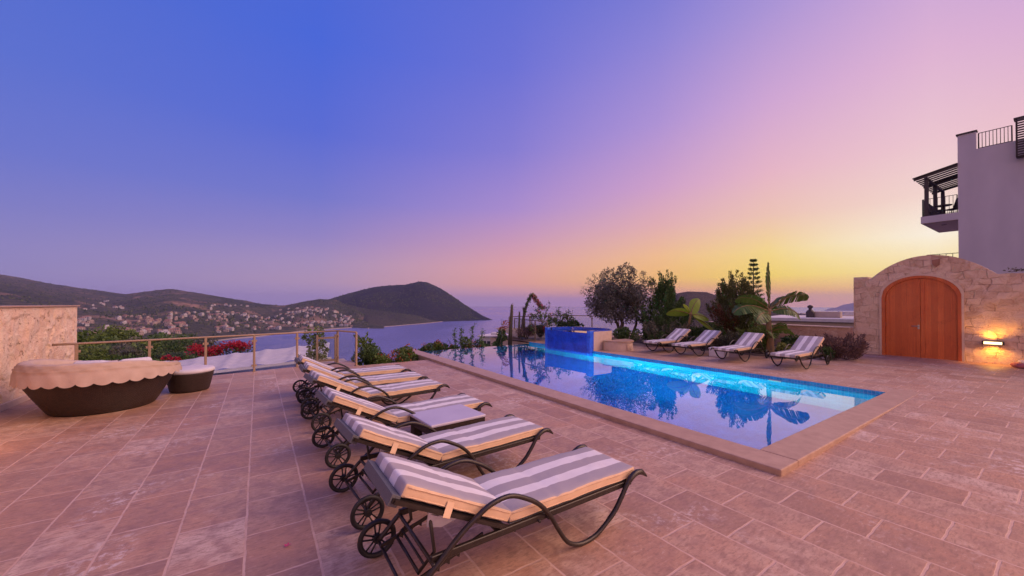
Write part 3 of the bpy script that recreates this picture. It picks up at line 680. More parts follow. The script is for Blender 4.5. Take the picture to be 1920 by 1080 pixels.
# ------------------------------------------------------------------ sun loungers
SIDE = [(.71, .14), (.82, .25), (.903, .32), (1.005, .409), (1.113, .48), (1.227, .535), (1.368, .548), (1.496, .497), (1.609, .424), (1.703, .322), (1.776, .205), (1.851, .097), (1.92, .045), (2.009, .018), (2.11, .02), (2.207, .05), (2.358, .142), (2.453, .242), (2.51, .315), (2.56, .36), (2.63, .388), (2.70, .378), (2.77, .325)]
X0 = 1.6
HINGE = (1.39, .335); BACK = (.655, .715)
def make_lounger():
    root = thing('sun_lounger', 'x', 'sun lounger', (0, 0, 0), 0, 'x')
    for sg in (-1, 1):
        m = MB(); p = cat([(x - X0, sg * .335, z) for x, z in SIDE], 4)
        n = len(p); m.tube(p, [.0165 if i < n - 26 else (.019 if i < n - 14 else (.024 if i < n - 5 else .024 - .0045 * (i - n + 5))) for i in range(n)], 8)
        m.build('side_frame', 'dark_iron', root)
    m = MB()
    for sg in (-1, 1): m.box((.84 - X0, sg * .300 - .014, .290), (2.60 - X0, sg * .300 + .014, .3335))
    m.box((2.56 - X0, -.30, .30), (2.60 - X0, .30, .326)); m.box((1.30 - X0, -.30, .302), (1.33 - X0, .30, .324))
    for x in (1.62, 1.70): m.tube([(x - X0, -.335, .30), (x - X0, .335, .30)], .012, 6)
    m.tube([(.85 - X0, -.335, .29), (.85 - X0, .335, .29)], .014, 6)
    bevel(m.build('seat_frame', 'dark_iron', root), .004, 1)
    # backrest frame with the grey sling wrapped over its head end
    dxn, dzn = BACK[0] - HINGE[0], BACK[1] - HINGE[1]; L = sqrt(dxn * dxn + dzn * dzn); ux, uz = dxn / L, dzn / L; nx_, nz_ = uz * -1 if False else -uz, ux
    nx_, nz_ = (-uz, ux) if ux > 0 else (uz, -ux)
    def B(s_, y, h): return (HINGE[0] - X0 + ux * s_ + nx_ * h, y, HINGE[1] + uz * s_ + nz_ * h)
    m = MB()
    for sg in (-1, 1):
        a = sg * .295; m.hexa([B(-.06, a - .014, -.03), B(L + .02, a - .014, -.03), B(L + .02, a + .014, -.03), B(-.06, a + .014, -.03), B(-.06, a - .014, -.004), B(L + .02, a - .014, -.004), B(L + .02, a + .014, -.004), B(-.06, a + .014, -.004)])
    m.hexa([B(L, -.30, -.03), B(L + .03, -.30, -.03), B(L + .03, .30, -.03), B(L, .30, -.03), B(L, -.30, -.004), B(L + .03, -.30, -.004), B(L + .03, .30, -.004), B(L, .30, -.004)])
    m.build('backrest_frame', 'dark_iron', root)
    m = MB()
    m.hexa([B(.02, -.278, -.018), B(L, -.278, -.018), B(L, .278, -.018), B(.02, .278, -.018), B(.02, -.278, -.010), B(L, -.278, -.010), B(L, .278, -.010), B(.02, .278, -.010)])
    m.hexa([B(L - .015, -.285, -.052), B(L + .042, -.285, -.052), B(L + .042, .285, -.052), B(L - .015, .285, -.052), B(L - .015, -.285, .012), B(L + .042, -.285, .012), B(L + .042, .285, .012), B(L - .015, .285, .012)])
    m.box((1.40 - X0, -.285, .3285), (2.55 - X0, .285, .3325))
    bevel(m.build('sling', 'grey_mesh', root), .006, 2)
    # prop that holds the backrest, and toothed bars it rests in
    m = MB()
    for sg in (-1, 1):
        m.tube([B(L * .70, sg * .21, -.03), (.90 - X0, sg * .21, .29), (.80 - X0, sg * .21, .20)], .011, 6)
    m.tube([(.80 - X0, -.215, .20), (.80 - X0, .215, .20)], .011, 6); m.tube([(.835 - X0, -.215, .235), (.835 - X0, .215, .235)], .009, 6)
    m.build('prop', 'dark_iron', root)
    for sg in (-1, 1):
        m = MB(); y = sg * .24
        a, c = Vector((.70 - X0, y, .155)), Vector((1.22 - X0, y, .305)); dd = (c - a).normalized()
        m.hexa([a + Vector((0, -.006, -.012)), c + Vector((0, -.006, -.012)), c + Vector((0, .006, -.012)), a + Vector((0, .006, -.012)), a + Vector((0, -.006, .012)), c + Vector((0, -.006, .012)), c + Vector((0, .006, .012)), a + Vector((0, .006, .012))])
        for k in range(5):
            q = a + dd * (.06 + .07 * k); dn = Vector((0, 0, -1))
            for yy in (-.0065, .0065):
                m.poly([q + Vector((0, yy, -.01)), q + dd * .03 + Vector((0, yy, -.01)), q + dd * .026 + Vector((0, yy, -.036))])
            m.poly([q + Vector((0, -.0065, -.01)), q + Vector((0, .0065, -.01)), q + dd * .026 + Vector((0, .0065, -.036)), q + dd * .026 + Vector((0, -.0065, -.036))])
        m.build('toothed_bar', 'dark_iron', root)
    m = MB(); m.tube([(.71 - X0, -.40, .137), (.71 - X0, .40, .137)], .011, 8); m.build('axle', 'dark_iron', root)
    for sg in (-1, 1):
        m = MB(); y = sg * .375; c = Vector((.71 - X0, y, .137))
        m.tube([c + Vector((cos(a) * .116, 0, sin(a) * .116)) for a in [2 * pi * k / 36 for k in range(36)]], .0185, 8, closed=True)
        wv = m.build('wheel', 'tyre_black', root)
        m = MB()
        for k in range(5):
            for da in (-.19, .19):
                a = 2 * pi * k / 5 + .3
                m.tube([c + Vector((cos(a + da * 2.2) * .026, 0, sin(a + da * 2.2) * .026)), c + Vector((cos(a + da * 1.2) * .07, 0, sin(a + da * 1.2) * .07)), c + Vector((cos(a + da) * .106, 0, sin(a + da) * .106))], .0062, 6)
        m.tube([c + Vector((0, -.022, 0)), c + Vector((0, .022, 0))], .03, 14)
        m.build('spoked_hub', 'tyre_black', wv)
    # cushions (striped top, cream sides)
    mf = lambda ax, sg: 1 if ax == 1 else 0
    def cushion(len_, th, fn, name):
        m = MB(); m.rbox((0, -.29, 0), (len_, .29, th), .018, 0, 3, mf, (30, 14, 0))
        nv = []
        for (x, y, z) in m.v:
            puff = .010 * (1 - (abs(y) / .29) ** 4) * (1 - (abs(2 * x / len_ - 1)) ** 6) if z > th * .5 else 0
            sag = .006 * sin(x * 9) * (z / th)
            if z > th * .5: puff -= sum(.007 * math.exp(-((x - len_ * q) / .018) ** 2) for q in ((.33, .66) if len_ > 1 else (.5,)))
            nv.append(fn(x, y, z + puff + sag * .4))
        m.v = nv
        for zz in (.014, th - .016):   # piping along the cream sides
            for sg in (-1, 1):
                m.tube([fn(.02 + (len_ - .04) * k / 14, sg * .2915, zz) for k in range(15)], .0042, 5, 1)
        return m.build(name, ['striped_canvas', 'cream_canvas'], root, True)
    cushion(1.275, .078, lambda x, y, z: (HINGE[0] + .008 - X0 + x, y, .334 + z), 'seat_cushion')
    bc = cushion(L - .01, .08, lambda x, y, z: B(x + .004, y, z + .004), 'back_cushion')
    for sg in (-1, 1):
        m = MB(); y = sg * .296
        q0 = .47
        m.poly([B(q0, y, .05), B(q0 + .05, y, .05), B(q0 + .055, y + sg * .022, -.035), B(q0 + .005, y + sg * .022, -.035)])
        m.poly([B(q0 + .005, y + sg * .022, -.035), B(q0 + .055, y + sg * .022, -.035), B(q0 + .10, y * .72, -.07), B(q0 + .05, y * .72, -.07)])
        m.poly([B(q0, y - sg * .004, .05), B(q0 + .05, y - sg * .004, .05), B(q0 + .055, y + sg * .018, -.038), B(q0 + .005, y + sg * .018, -.038)])
        m.build('strap', 'cream_canvas', bc)
    m = MB()
    m.poly([B(.60, -.26, -.022), B(.36, -.26, -.022), B(.43, -.20, -.13), B(.52, -.19, -.15)]); m.poly([B(.60, -.25, -.022), B(.36, -.25, -.022), B(.43, -.19, -.13), B(.52, -.18, -.15)])
    m.build('hanging_flap', 'white_cushion', bc)
    return root
proto = make_lounger()
def rumple(root, seed):
    for ch in root.children:
        if 'cushion' in ch.name:
            ch.data = ch.data.copy()
            for v in ch.data.vertices:
                c = v.co; v.co = c + Vector((.004 * N.noise((c.x * 5, c.y * 5, seed)), .005 * N.noise((c.x * 4, seed, c.z * 6)), .007 * N.noise((c.x * 5 + seed, c.y * 6, seed)) + .004 * N.noise((c.x * 16, c.y * 9 + seed, 1))))
near = [(2.41, 0, 'striped lounger closest to the viewer, foremost of the row along the near pool edge'),
        (3.60, 3.5, 'striped lounger directly behind the foremost one, on the near side of the low side table'),
        (4.95, 3.5, 'striped lounger just beyond the low square side table, third in its row'),
        (6.37, 5, 'striped lounger fourth in the row, its iron foot loop fully visible beyond the side table'),
        (7.35, 0, 'striped lounger second from the glass railing end of the row of six'),
        (8.35, 0, 'striped lounger nearest the glass railing, farthest back in the row of six')]
for i, (yc, rz, lab) in enumerate(near):
    o = proto if i == 0 else copy_tree(proto)
    if i: rumple(o, i * 3.7)
    o.location = (X0, yc, 0); o.rotation_euler = (0, 0, R(rz)); o['label'] = lab; o['group'] = 'striped loungers in a row on the near side of the pool'
farl = [(4.37, 0, 'striped lounger beside the dry bush, nearest the arched wooden gate'),
        (5.90, 1, 'striped lounger in front of the banana plant with a white box beside its foot'),
        (7.28, -1, 'striped lounger across the pool between the white box and the lounger nearest the hot tub'),
        (8.40, 0, 'striped lounger across the pool nearest the blue hot tub')]
for i, (yc, rz, lab) in enumerate(farl):
    o = copy_tree(proto); rumple(o, yc * 5); o.location = (12.1 + 2.01 - X0, yc, .07); o.rotation_euler = (0, 0, pi + R(rz)); o['label'] = lab
    o['group'] = 'striped loungers facing the pool from its far side'
rumple(proto, 1.3)
# small white box
wb = thing('storage_box', 'small low white box standing on the paving under the far loungers', 'box', (12.55, 6.6, .07), R(8))
m = MB(); m.rbox((-.2, -.24, 0), (.2, .24, .24), .015); m.build('body', 'white_cushion', wb)
m = MB(); m.rbox((-.21, -.25, .242), (.21, .25, .29), .015); m.build('lid', 'white_cushion', wb)
# low side table
tb = thing('side_table', 'low square dark wicker table with pale top between two striped loungers', 'table', (1.96, 4.38, 0), R(4))
m = MB(); m.rbox((-.37, -.31, .40), (.37, .31, .435), .012); m.build('tabletop', 'pale_top', tb)
m = MB()
for a, c in (((-.36, -.30, .30), (.36, -.275, .398)), ((-.36, .275, .30), (.36, .30, .398)), ((-.36, -.274, .30), (-.335, .274, .398)), ((.335, -.274, .30), (.36, .274, .398))): m.box(a, c)
m.build('apron', 'dark_wicker', tb)
for sx_ in (-1, 1):
    for sy_ in (-1, 1):
        m = MB(); m.box((sx_ * .30 - .055, sy_ * .24 - .055, 0), (sx_ * .30 + .055, sy_ * .24 + .055, .299)); bevel(m.build('leg', 'dark_wicker', tb), .008)

# ------------------------------------------------------------------ daybed and ottoman
db = thing('daybed', 'round dark wicker daybed with folded cream canopy edged in scallops', 'daybed', (-2.22, 9.5, 0))
db.scale = (.92, .92, 1)
m = MB(); m.lathe([(.0, .02), (.66, .02), (.68, 0), (.72, .03), (.80, .16), (.90, .33), (.985, .48), (1.02, .56), (1.025, .60), (.99, .61), (.93, .56), (.90, .45)], 72); m.build('wicker_tub', 'dark_wicker', db)
m = MB(); m.lathe([(.0, .64), (.5, .645), (.85, .62), (.92, .56), (.93, .48)], 48); m.build('mattress', 'white_cushion', db)
nsc = 18; AF = R(-128)
def scal(j, a, r, z):
    w_ = .006 * sin(a * 23 + j) + .008 * N.noise((cos(a) * 4, sin(a) * 4, j * .7))
    k = ss(R(140), R(60), abs(a - AF)) if False else 1 - ss(R(60), R(135), abs(a - AF))                      # folded hood: highest at the front
    if z > .56: z = .60 + (z - .60) * (.42 + .66 * k)
    if j == 0: z = z - .05 * abs(sin((a - AF) * nsc * .9)) ** .6
    return r + w_ * (1 if j < 4 else .5), z + .005 * N.noise((cos(a) * 3, sin(a) * 3, 2.)) + (.003 * sin(a * 31 + j) if j > 3 else 0)
prof = [(1.105, .575), (1.095, .63), (1.085, .70), (1.07, .745), (1.08, .762), (1.05, .78), (1.06, .797), (1.03, .815), (1.035, .83), (.99, .85), (.92, .845), (.88, .81), (.87, .72), (.90, .62)]
m = MB(); m.lathe(prof, 260, fn=scal, arc=(AF - R(140), AF + R(140))); m.build('canopy', 'canopy_canvas', db)
for (x, y, rz, w_) in ((.35, .38, .5, .5), (-.3, .4, -.3, .5), (-.05, .05, .1, .5)):
    m = MB(); m.rbox((-w_ / 2, -.22, .60), (w_ / 2, .22, .765), .07, 0, 4); q = m.build('pillow', 'white_cushion', db, True); q.location = (x, y, 0); q.rotation_euler = (R(-12), 0, rz)
ot = thing('ottoman', 'small round wicker ottoman with white cushion beside the daybed', 'ottoman', (-1.17, 10.3, 0))
ot.scale = (.9, .9, 1)
m = MB(); m.lathe([(0, .01), (.34, .01), (.36, .03), (.40, .2), (.44, .36), (.445, .38), (.40, .39)], 48); m.build('wicker_base', 'dark_wicker', ot)
m = MB(); m.lathe([(.43, .385), (.455, .40), (.46, .43), (.44, .46), (.36, .475), (0, .48)], 48); m.build('cushion', 'white_cushion', ot)

# ------------------------------------------------------------------ left wall
lw = thing('stone_wall', 'pale rough limestone wall at the left end of the terrace', 'wall', (-3.85, 4, 0))
def relief(mb, org, U, V, nu, nv, nrm, amp, seed):
    o_ = Vector(org); U = Vector(U); V = Vector(V); nrm = Vector(nrm)
    def f(u, v):
        p = o_ + U * u + V * v
        ed = min(1, 12 * min(u, 1 - u) * U.length * .5, 12 * min(v, 1 - v) * V.length * .5)
        h = N.fractal((p.x * 3 + seed, p.y * 3, p.z * 3), .9, 2.1, 5) * .5 + N.cell((p.x * 3.3 + N.noise(p * 3) * .5, p.y * 3.3 + N.noise(p * 3.1) * .5, p.z * 3.3 + N.noise(p * 2.9) * .6)) * .6
        return p + nrm * amp * (h) * max(0, ed)
    mb.grid(f, nu, nv, 0, True)
m = MB(); relief(m, (.25, 9.35, 0), (0, -9.35 - 4, 0), (0, 0, 1.73), 420, 60, (1, 0, 0), .035, 1)
relief(m, (-.25, 9.35, 0), (.5, 0, 0), (0, 0, 1.73), 16, 60, (0, 1, 0), .03, 2)
m.poly([(-.25, -4, 0), (-.25, 9.35, 0), (-.25, 9.35, 1.73), (-.25, -4, 1.73)]); m.poly([(-.25, -4, 1.728), (.25, -4, 1.728), (.25, 9.35, 1.728), (-.25, 9.35, 1.728)])
m.build('masonry', 'pale_rubble', lw)
m = MB(); m.box((-.30, -4, 1.732), (.285, 9.40, 1.762)); bevel(m.build('cap', 'coping_stone', lw), .006)
m = MB(); m.box((.27, -4, 0), (.31, 8.0, .12)); bevel(m.build('skirting', 'trim_stone', lw), .008)

def wall_lamp(name, label, loc, rz, power):
    t = thing(name, label, 'wall lamp', loc, rz)
    m = MB(); m.box((-.02, -.20, -.05), (.0, .20, .05)); m.box((.0, -.20, -.045), (.10, -.165, .045)); m.box((.0, .165, -.045), (.10, .20, .045)); m.box((.0, -.164, .036), (.10, .164, .045)); m.box((.0, -.164, -.045), (.10, .164, -.036))
    bevel(m.build('housing', 'house_dark', t), .004, 1)
    m = MB(); m.box((.012, -.162, -.034), (.095, .162, .034)); m.build('diffuser', 'lamp_glow', t)
    for sg in (-1, 1):
        ld = bpy.data.lights.new('lamp_light', 'SPOT'); lo = bpy.data.objects.new('lamp_light', ld); col.objects.link(lo); lo.parent = t
        ld.energy = power; ld.color = (1.0, .42, .05); ld.shadow_soft_size = .07; ld.spot_size = R(165); ld.spot_blend = .6
        lo.location = (.11, 0, sg * .09); lo.rotation_euler = (0, 0, 0) if sg < 0 else (pi, 0, 0)
    return t
# lamp of the left wall, whose light reaches into the picture
wall_lamp('wall_lamp', 'lit bar lamp low on the pale left wall', (-3.55, 7.2, .55), 0, 34)
wall_lamp('wall_lamp', 'lit bar lamp low on the stone wall right of the wooden gate', (17.57, 1.42, .67), pi, 26)
# lamps of the villa behind the viewer, that warm the front of the terrace; last one added to light the gate wall
for (x, y, z, e_) in ((-.5, -4.5, 2.6, 210), (4.0, -4.5, 2.6, 180), (9.5, -5.0, 2.6, 260)):
    ld = bpy.data.lights.new('villa_fill_lamp', 'POINT'); lo = bpy.data.objects.new('villa_fill_lamp', ld); col.objects.link(lo)
    ld.energy = e_; ld.color = (1.0, .42, .13); ld.shadow_soft_size = .45; lo.location = (x, y, z)

# ------------------------------------------------------------------ glass railings
def railing(name, label, pts, h, metal, z0=0, postw=.045, spacing=None, group=None, stub=False):
    o = thing(name, label, 'railing', (pts[0][0], pts[0][1], z0), 0, group)
    q = [Vector((p[0] - pts[0][0], p[1] - pts[0][1], 0)) for p in pts]
    m = MB(); m.tube(([q[0] + Vector((-.32, -.06, h))] if stub else []) + [p + Vector((0, 0, h)) for p in q], .024, 10); m.build('handrail', metal, o)
    for i, (a, b) in enumerate(zip(q, q[1:])):
        L = (b - a).length; n = max(1, round(L / spacing)); dr = (b - a).normalized(); sd = Vector((-dr.y, dr.x, 0))
        for k in range(n + (1 if i == len(q) - 2 else 0)):
            p = a + (b - a) * (k / n)
            m = MB(); m.hexa([p + dr * u * postw / 2 + sd * v * postw / 2 + Vector((0, 0, zz)) for zz in (0, h - .015) for u, v in ((-1, -1), (1, -1), (1, 1), (-1, 1))])
            m.hexa([p + dr * u * .045 + sd * v * .045 + Vector((0, 0, zz)) for zz in (0.001, .012) for u, v in ((-1, -1), (1, -1), (1, 1), (-1, 1))])
            bevel(m.build('post', metal, o), .004, 1)
            if k < n:
                pb = a + (b - a) * ((k + 1) / n)
                for zz in (.16, h - .16):
                    for pp, sg in ((p, 1), (pb, -1)):
                        m = MB(); m.hexa([pp + dr * sg * (.024 + u) + sd * v * .016 + Vector((0, 0, zz + w_)) for w_ in (-.025, .025) for u, v in ((0, -1), (.035, -1), (.035, 1), (0, 1))])
                        m.build('glass_clamp', metal, o)
                m = MB(); A, B_ = p + dr * .035, pb - dr * .035
                m.hexa([A - sd * .004 + Vector((0, 0, .06)), B_ - sd * .004 + Vector((0, 0, .06)), B_ + sd * .004 + Vector((0, 0, .06)), A + sd * .004 + Vector((0, 0, .06)),
                        A - sd * .004 + Vector((0, 0, h - .07)), B_ - sd * .004 + Vector((0, 0, h - .07)), B_ + sd * .004 + Vector((0, 0, h - .07)), A + sd * .004 + Vector((0, 0, h - .07))])
                m.build('glass_pane', 'clear_glass', o)
    return o
RAILPTS = [(-3.12, 11.55), (-2.05, 11.78), (-1.07, 11.99), (-.08, 12.2), (.93, 12.42), (2.03, 12.66), (2.38, 11.72)]
railing('glass_railing', 'bronze framed glass railing along the back edge of the near terrace', RAILPTS, .97, 'rail_metal', 0, .05, 1.2, stub=True)
lg = thing('lattice_gate', 'narrow bronze gate leaf standing open behind the railing corner', 'gate', (1.52, 13.1, -.1))
for x in (0, .52):
    m = MB(); m.box((x - .03, -.03, 0), (x + .03, .03, .93)); bevel(m.build('post', 'rail_metal', lg), .005, 1)
m = MB(); m.box((.03, -.015, .80), (.49, .015, .86)); m.box((.03, -.015, .1), (.49, .015, .16)); m.build('crossbar', 'rail_metal', lg)
m = MB(); m.box((.035, -.005, .165), (.485, .005, .795)); m.build('glass_pane', 'clear_glass', lg)
ps = MB(); ps.poly([(1.0, 12.52, -.06), (2.42, 12.83, -.06), (2.42, 13.9, -.06), (1.0, 13.9, -.06)]); ps.poly([(1., 13.9, -.06), (2.42, 13.9, -.06), (2.42, 13.9, -2), (1., 13.9, -2)])
tag(ps.build('landing', 'trim_stone'), kind='structure')
railing('glass_railing', 'thin brown glass railing on the far bank beside the hot tub', [(10.32, 12.75), (10.75, 15.0), (11.3, 16.7)], .95, 'thin_rail_metal', .07, .045, 1.15)
railing('glass_railing', 'thin dark glass railing behind the trees at the edge of the garden', [(17.3, 9.6), (17.0, 12.6), (15.5, 17.2), (11.3, 17.2)], 1.02, 'thin_rail_metal', .07, .05, 1.5)

# ------------------------------------------------------------------ gate wall at the right
gw = thing('gate_wall', 'rubble stone garden wall with a curved hump over the wooden gate', 'wall', (17.62, 0, 0))
DY0, DY1, DSP, DTOP = 2.0, 3.77, 2.0, 2.70
def door_top(y, gro=0):
    u = (y - (DY0 + DY1) / 2) / ((DY1 - DY0) / 2 + gro)
    return DSP + (DTOP - DSP + gro) * sqrt(max(0, 1 - u * u * .985)) if abs(u) <= 1 else 0
def wall_top(y):
    if y > 4.08: return 2.73
    if y > 1.35:
        u = (y - 2.70) / 1.36; return 2.64 + .69 * max(0, 1 - abs(u) ** 2.1)
    return 2.60 + .05 * sin(y * 1.7) + .03 * N.noise((y * 3, 0, 0))
m = MB()
def wall_strip(ys, zlo, x=0):
    for y0, y1 in zip(ys, ys[1:]):
        nz = 24
        def f(u, v):
            y = y0 + (y1 - y0) * u; a, b_ = zlo(y), wall_top(y); z = a + (b_ - a) * v
            dd = abs(y - (DY0 + DY1) / 2) - (DY1 - DY0) / 2
            k = 1 if dd > .25 else .35
            h = N.fractal((y * 3 + 9, z * 3, 4), .9, 2.1, 5) * .45 + N.cell((y * 2.7 + N.noise((y * 3, z * 3, 0)) * .5, z * 2.7 + N.noise((y * 3, z * 3, 5)) * .5, 3.)) * .55
            return (-.035 * h * k * min(1, 8 * v, 8 * (1 - v)), y, z)
        m.grid(f, 1, nz, 0, True)
ys = [4.5 - .06 * i for i in range(12)]; ys = [y for y in ys if y > DY1] + [DY1]
wall_strip(ys, lambda y: 0)
wall_strip([DY1 - (DY1 - DY0) * i / 36 for i in range(37)], lambda y: max(door_top(y), DSP))
wall_strip([DY0 - .07 * i for i in range(150)], lambda y: 0)
alls = [4.5 - .06 * i for i in range(240)]
for y0, y1 in zip(alls, alls[1:]): m.poly([(0, y0, wall_top(y0)), (0, y1, wall_top(y1)), (.5, y1, wall_top(y1)), (.5, y0, wall_top(y0))], 0)
m.poly([(0, 4.5, 0), (.5, 4.5, 0), (.5, 4.5, 2.73), (0, 4.5, 2.73)]); m.poly([(.5, 4.5, 0), (.5, -9.9, 0), (.5, -9.9, 2.5), (.5, 4.5, 2.5)])
m.build('masonry', 'gate_rubble', gw, True)
# door surround, frame, leaves
m = MB(); K = 40
dy = [DY0 + (DY1 - DY0) * k / K for k in range(K + 1)]
prof_o = [(DY0 - .0, 0.0)] + [(y, max(door_top(y), DSP)) for y in dy] + [(DY1, 0.0)]
def ring_(mb, r0, r1, x0, x1):
    cy = (DY0 + DY1) / 2
    def sc(p, r): return (cy + (p[0] - cy) * (1 + r / .885), p[1] if p[1] <= 0 else p[1] + r * (1 if p[1] > DSP + .05 else .6))
    A = [sc(p, r0) for p in prof_o]; B_ = [sc(p, r1) for p in prof_o]
    for k in range(len(A) - 1):
        mb.hexa([(x0,) + A[k], (x0,) + A[k + 1], (x0,) + B_[k + 1], (x0,) + B_[k], (x1,) + A[k], (x1,) + A[k + 1], (x1,) + B_[k + 1], (x1,) + B_[k]])
ring_(m, -.004, .05, -.05, .02); m.build('door_surround', 'trim_stone', gw)
gd = thing('wooden_gate', 'arched orange wooden double gate set in the stone wall', 'gate', (17.62, 0, 0))
m = MB(); ring_(m, -.085, -.006, -.055, .12); bevel(m.build('frame', 'orange_wood', gd), .004, 1)
for lo_, hi_ in ((DY0 + .09, 2.862), (2.872, DY1 - .09)):
    m = MB(); n = 16
    yy = [lo_ + (hi_ - lo_) * k / n for k in range(n + 1)]
    tp = [max(DSP * .97, door_top(y, -.085) if abs(y - 2.885) < .79 else 0) for y in yy]
    for k in range(n): m.hexa([(.03, yy[k], .02), (.03, yy[k + 1], .02), (.09, yy[k + 1], .02), (.09, yy[k], .02), (.03, yy[k], tp[k]), (.03, yy[k + 1], tp[k + 1]), (.09, yy[k + 1], tp[k + 1]), (.09, yy[k], tp[k])])
    lf = m.build('door_leaf', 'orange_wood', gd)
    m = MB(); st_ = .085
    m.box((.012, lo_, .02), (.028, lo_ + st_, tp[1] - .02)); m.box((.012, hi_ - st_, .02), (.028, hi_, tp[-2] - .02)); m.box((.012, lo_ + st_ + .001, .02), (.028, hi_ - st_ - .001, .16))
    for k in range(1, n - 1): m.hexa([(.011, yy[k], tp[k] - .12), (.011, yy[k + 1], tp[k + 1] - .12), (.027, yy[k + 1], tp[k + 1] - .12), (.027, yy[k], tp[k] - .12), (.011, yy[k], tp[k] - .005), (.011, yy[k + 1], tp[k + 1] - .005), (.027, yy[k + 1], tp[k + 1] - .005), (.027, yy[k], tp[k] - .005)])
    m.build('panel_frame', 'orange_wood', lf)
    for hz in (.35, 1.05, 1.75):
        m = MB(); yh = lo_ - .012 if lo_ < 2.5 else hi_ + .012; m.tube([(.005, yh, hz), (.005, yh, hz + .12)], .012, 6); m.build('hinge', 'steel', lf)
m = MB(); m.box((-.004, 2.885, .98), (.010, 2.93, 1.12)); m.tube([(-.03, 2.905, 1.07), (-.05, 2.94, 1.075), (-.05, 3.06, 1.075)], .011, 8); m.tube([(.01, 2.905, 1.07), (-.03, 2.905, 1.07)], .011, 8); m.build('handle', 'steel', gd)
m = MB(); m.box((-.06, DY0 - 9, 0), (-.034, DY0 - .07, .07)); bevel(m.build('skirting', 'trim_stone', gw), .006)
m = MB(); m.box((-.12, DY1 + .06, .0), (-.036, 4.28, .14)); bevel(m.build('step_stone', 'trim_stone', gw), .01)
pq = thing('wall_plaque', 'small terracotta plaque near the top of the stone arch', 'plaque', (17.585, 2.51, 3.07), 0)
m = MB(); m.poly([(-.012, -.08, .12), (-.012, .09, .10), (-.012, .08, -.05), (-.012, 0, -.13), (-.012, -.07, -.06)]); m.poly([(-.024, -.05, .08), (-.024, .055, .07), (-.024, .05, -.03), (-.024, 0, -.08), (-.024, -.045, -.035)])
for (y0, z0, y1, z1) in ((-.08, .12, .09, .10), (.09, .10, .08, -.05), (.08, -.05, 0, -.13), (0, -.13, -.07, -.06), (-.07, -.06, -.08, .12)): m.poly([(-.012, y0, z0), (-.012, y1, z1), (.03, y1, z1), (.03, y0, z0)])
m.build('tile', 'terracotta', pq)
vn = MB()
for k in range(60):
    y = 1.15 - k * .045; p = Vector((17.65 + random.uniform(-.1, .2), y, wall_top(y) + .04 + random.uniform(0, .06)))
    vn.tube([p, p + Vector((random.uniform(-.1, .1), -.06, random.uniform(-.02, .06))), p + Vector((random.uniform(-.1, .1), -.13, random.uniform(-.05, .08)))], .008, 5)
    for q in range(5): vn.leaf(p + Vector((random.uniform(-.08, .08), random.uniform(-.05, .05), random.uniform(0, .06))), (random.uniform(-1, 1), random.uniform(-1, 1), random.uniform(-.2, 1)), .06, .03, 1, random.random())
tag(vn.build('dry_vine', ['bark', 'grey_leaf']), 'thin dark dry vine lying along the top of the right wall', 'vine')
cu = thing('floor_cushion', 'crumpled dusty pink cushion on the paving at the foot of the right wall', 'cushion', (17.2, .72, .07), R(20))
m = MB(); m.rbox((-.22, -.35, 0), (.22, .35, .12), .055, 0, 4); m.v = [(x, y, z + .02 * N.noise((x * 7, y * 7, z * 9))) for x, y, z in m.v]; m.build('pad', 'pink_cloth', cu, True)
m = MB(); m.rbox((-.2, -.3, .115), (.2, .22, .19), .035, 0, 3); m.v = [(x, y, z + .02 * N.noise((x * 6, y * 6, 3))) for x, y, z in m.v]; m.build('folded_cover', 'white_cushion', cu, True)
pt_ = MB(); 
for k in range(5):
    a = k * 1.256; pt_.poly([(0, 0, .006), (cos(a - .4) * .016, sin(a - .4) * .016, .012), (cos(a) * .028, sin(a) * .028, .014), (cos(a + .4) * .016, sin(a + .4) * .016, .01)])
o_ = pt_.build('fallen_blossom', 'petal'); o_.location = (.19, 3.28, .001); tag(o_, 'single magenta blossom fallen on the paving', 'blossom')

# low garden wall beyond the far loungers
gl = thing('garden_wall', 'low pinkish stone garden wall with pale cap joining the gate wall', 'wall', (17.45, 7, 0))
m = MB(); m.box((-.14, -2.49, 0), (.14, 2.6, .93)); m.build('masonry', 'wall_stone', gl)
m = MB(); m.box((-.18, -2.49, .932), (.18, 2.62, .972)); bevel(m.build('cap', 'trim_stone', gl), .006)

# ------------------------------------------------------------------ white house at the right
hs = thing('villa', 'tall plain violet grey villa with a balcony above the stone wall', 'house', (36, 0, 0))
m = MB(); m.box((0, -14, -2), (11, 4.2, 11.13)); m.build('wall', 'house_render', hs)
m = MB(); m.box((0.002, 3.47, 11.132), (.3, 4.198, 12.2)); m.build('parapet', 'house_render', hs)
m = MB(); m.box((-.06, 3.42, 12.202), (.36, 4.26, 12.28)); m.build('parapet_cap', 'house_dark', hs)
def bars(parent, name, P, Q, h, n, r=.022):
    m = MB(); P, Q = Vector(P), Vector(Q)
    for zz in (0.05, h): m.tube([P + Vector((0, 0, zz)), Q + Vector((0, 0, zz))], r, 6)
    for k in range(n + 1):
        p = P + (Q - P) * k / n; m.tube([p, p + Vector((0, 0, h))], r * (1.4 if k in (0, n) else .7), 6)
    return m.build(name, 'house_dark', parent)
bars(hs, 'roof_railing', (.12, 3.38, 11.13), (.12, 2.16, 11.13), .95, 9)
m = MB()
for k in range(15): m.box((-.55, -2.5, 10.15 + k * .135), (-.5, 2.0, 10.15 + k * .135 + .075))
for y in (-2.5, 1.93): m.box((-.49, y, 10.1), (-.42, y + .07, 12.25))
m.box((-.56, -2.5, 12.18), (.0, 2.06, 12.28)); m.box((-.45, -2.5, 10.08), (-.002, 2.0, 10.13))
m.build('louvre_screen', 'house_dark', hs)
m = MB(); m.box((.002, 4.202, 7.02), (5.6, 5.8, 7.46)); m.build('balcony', 'house_render', hs)
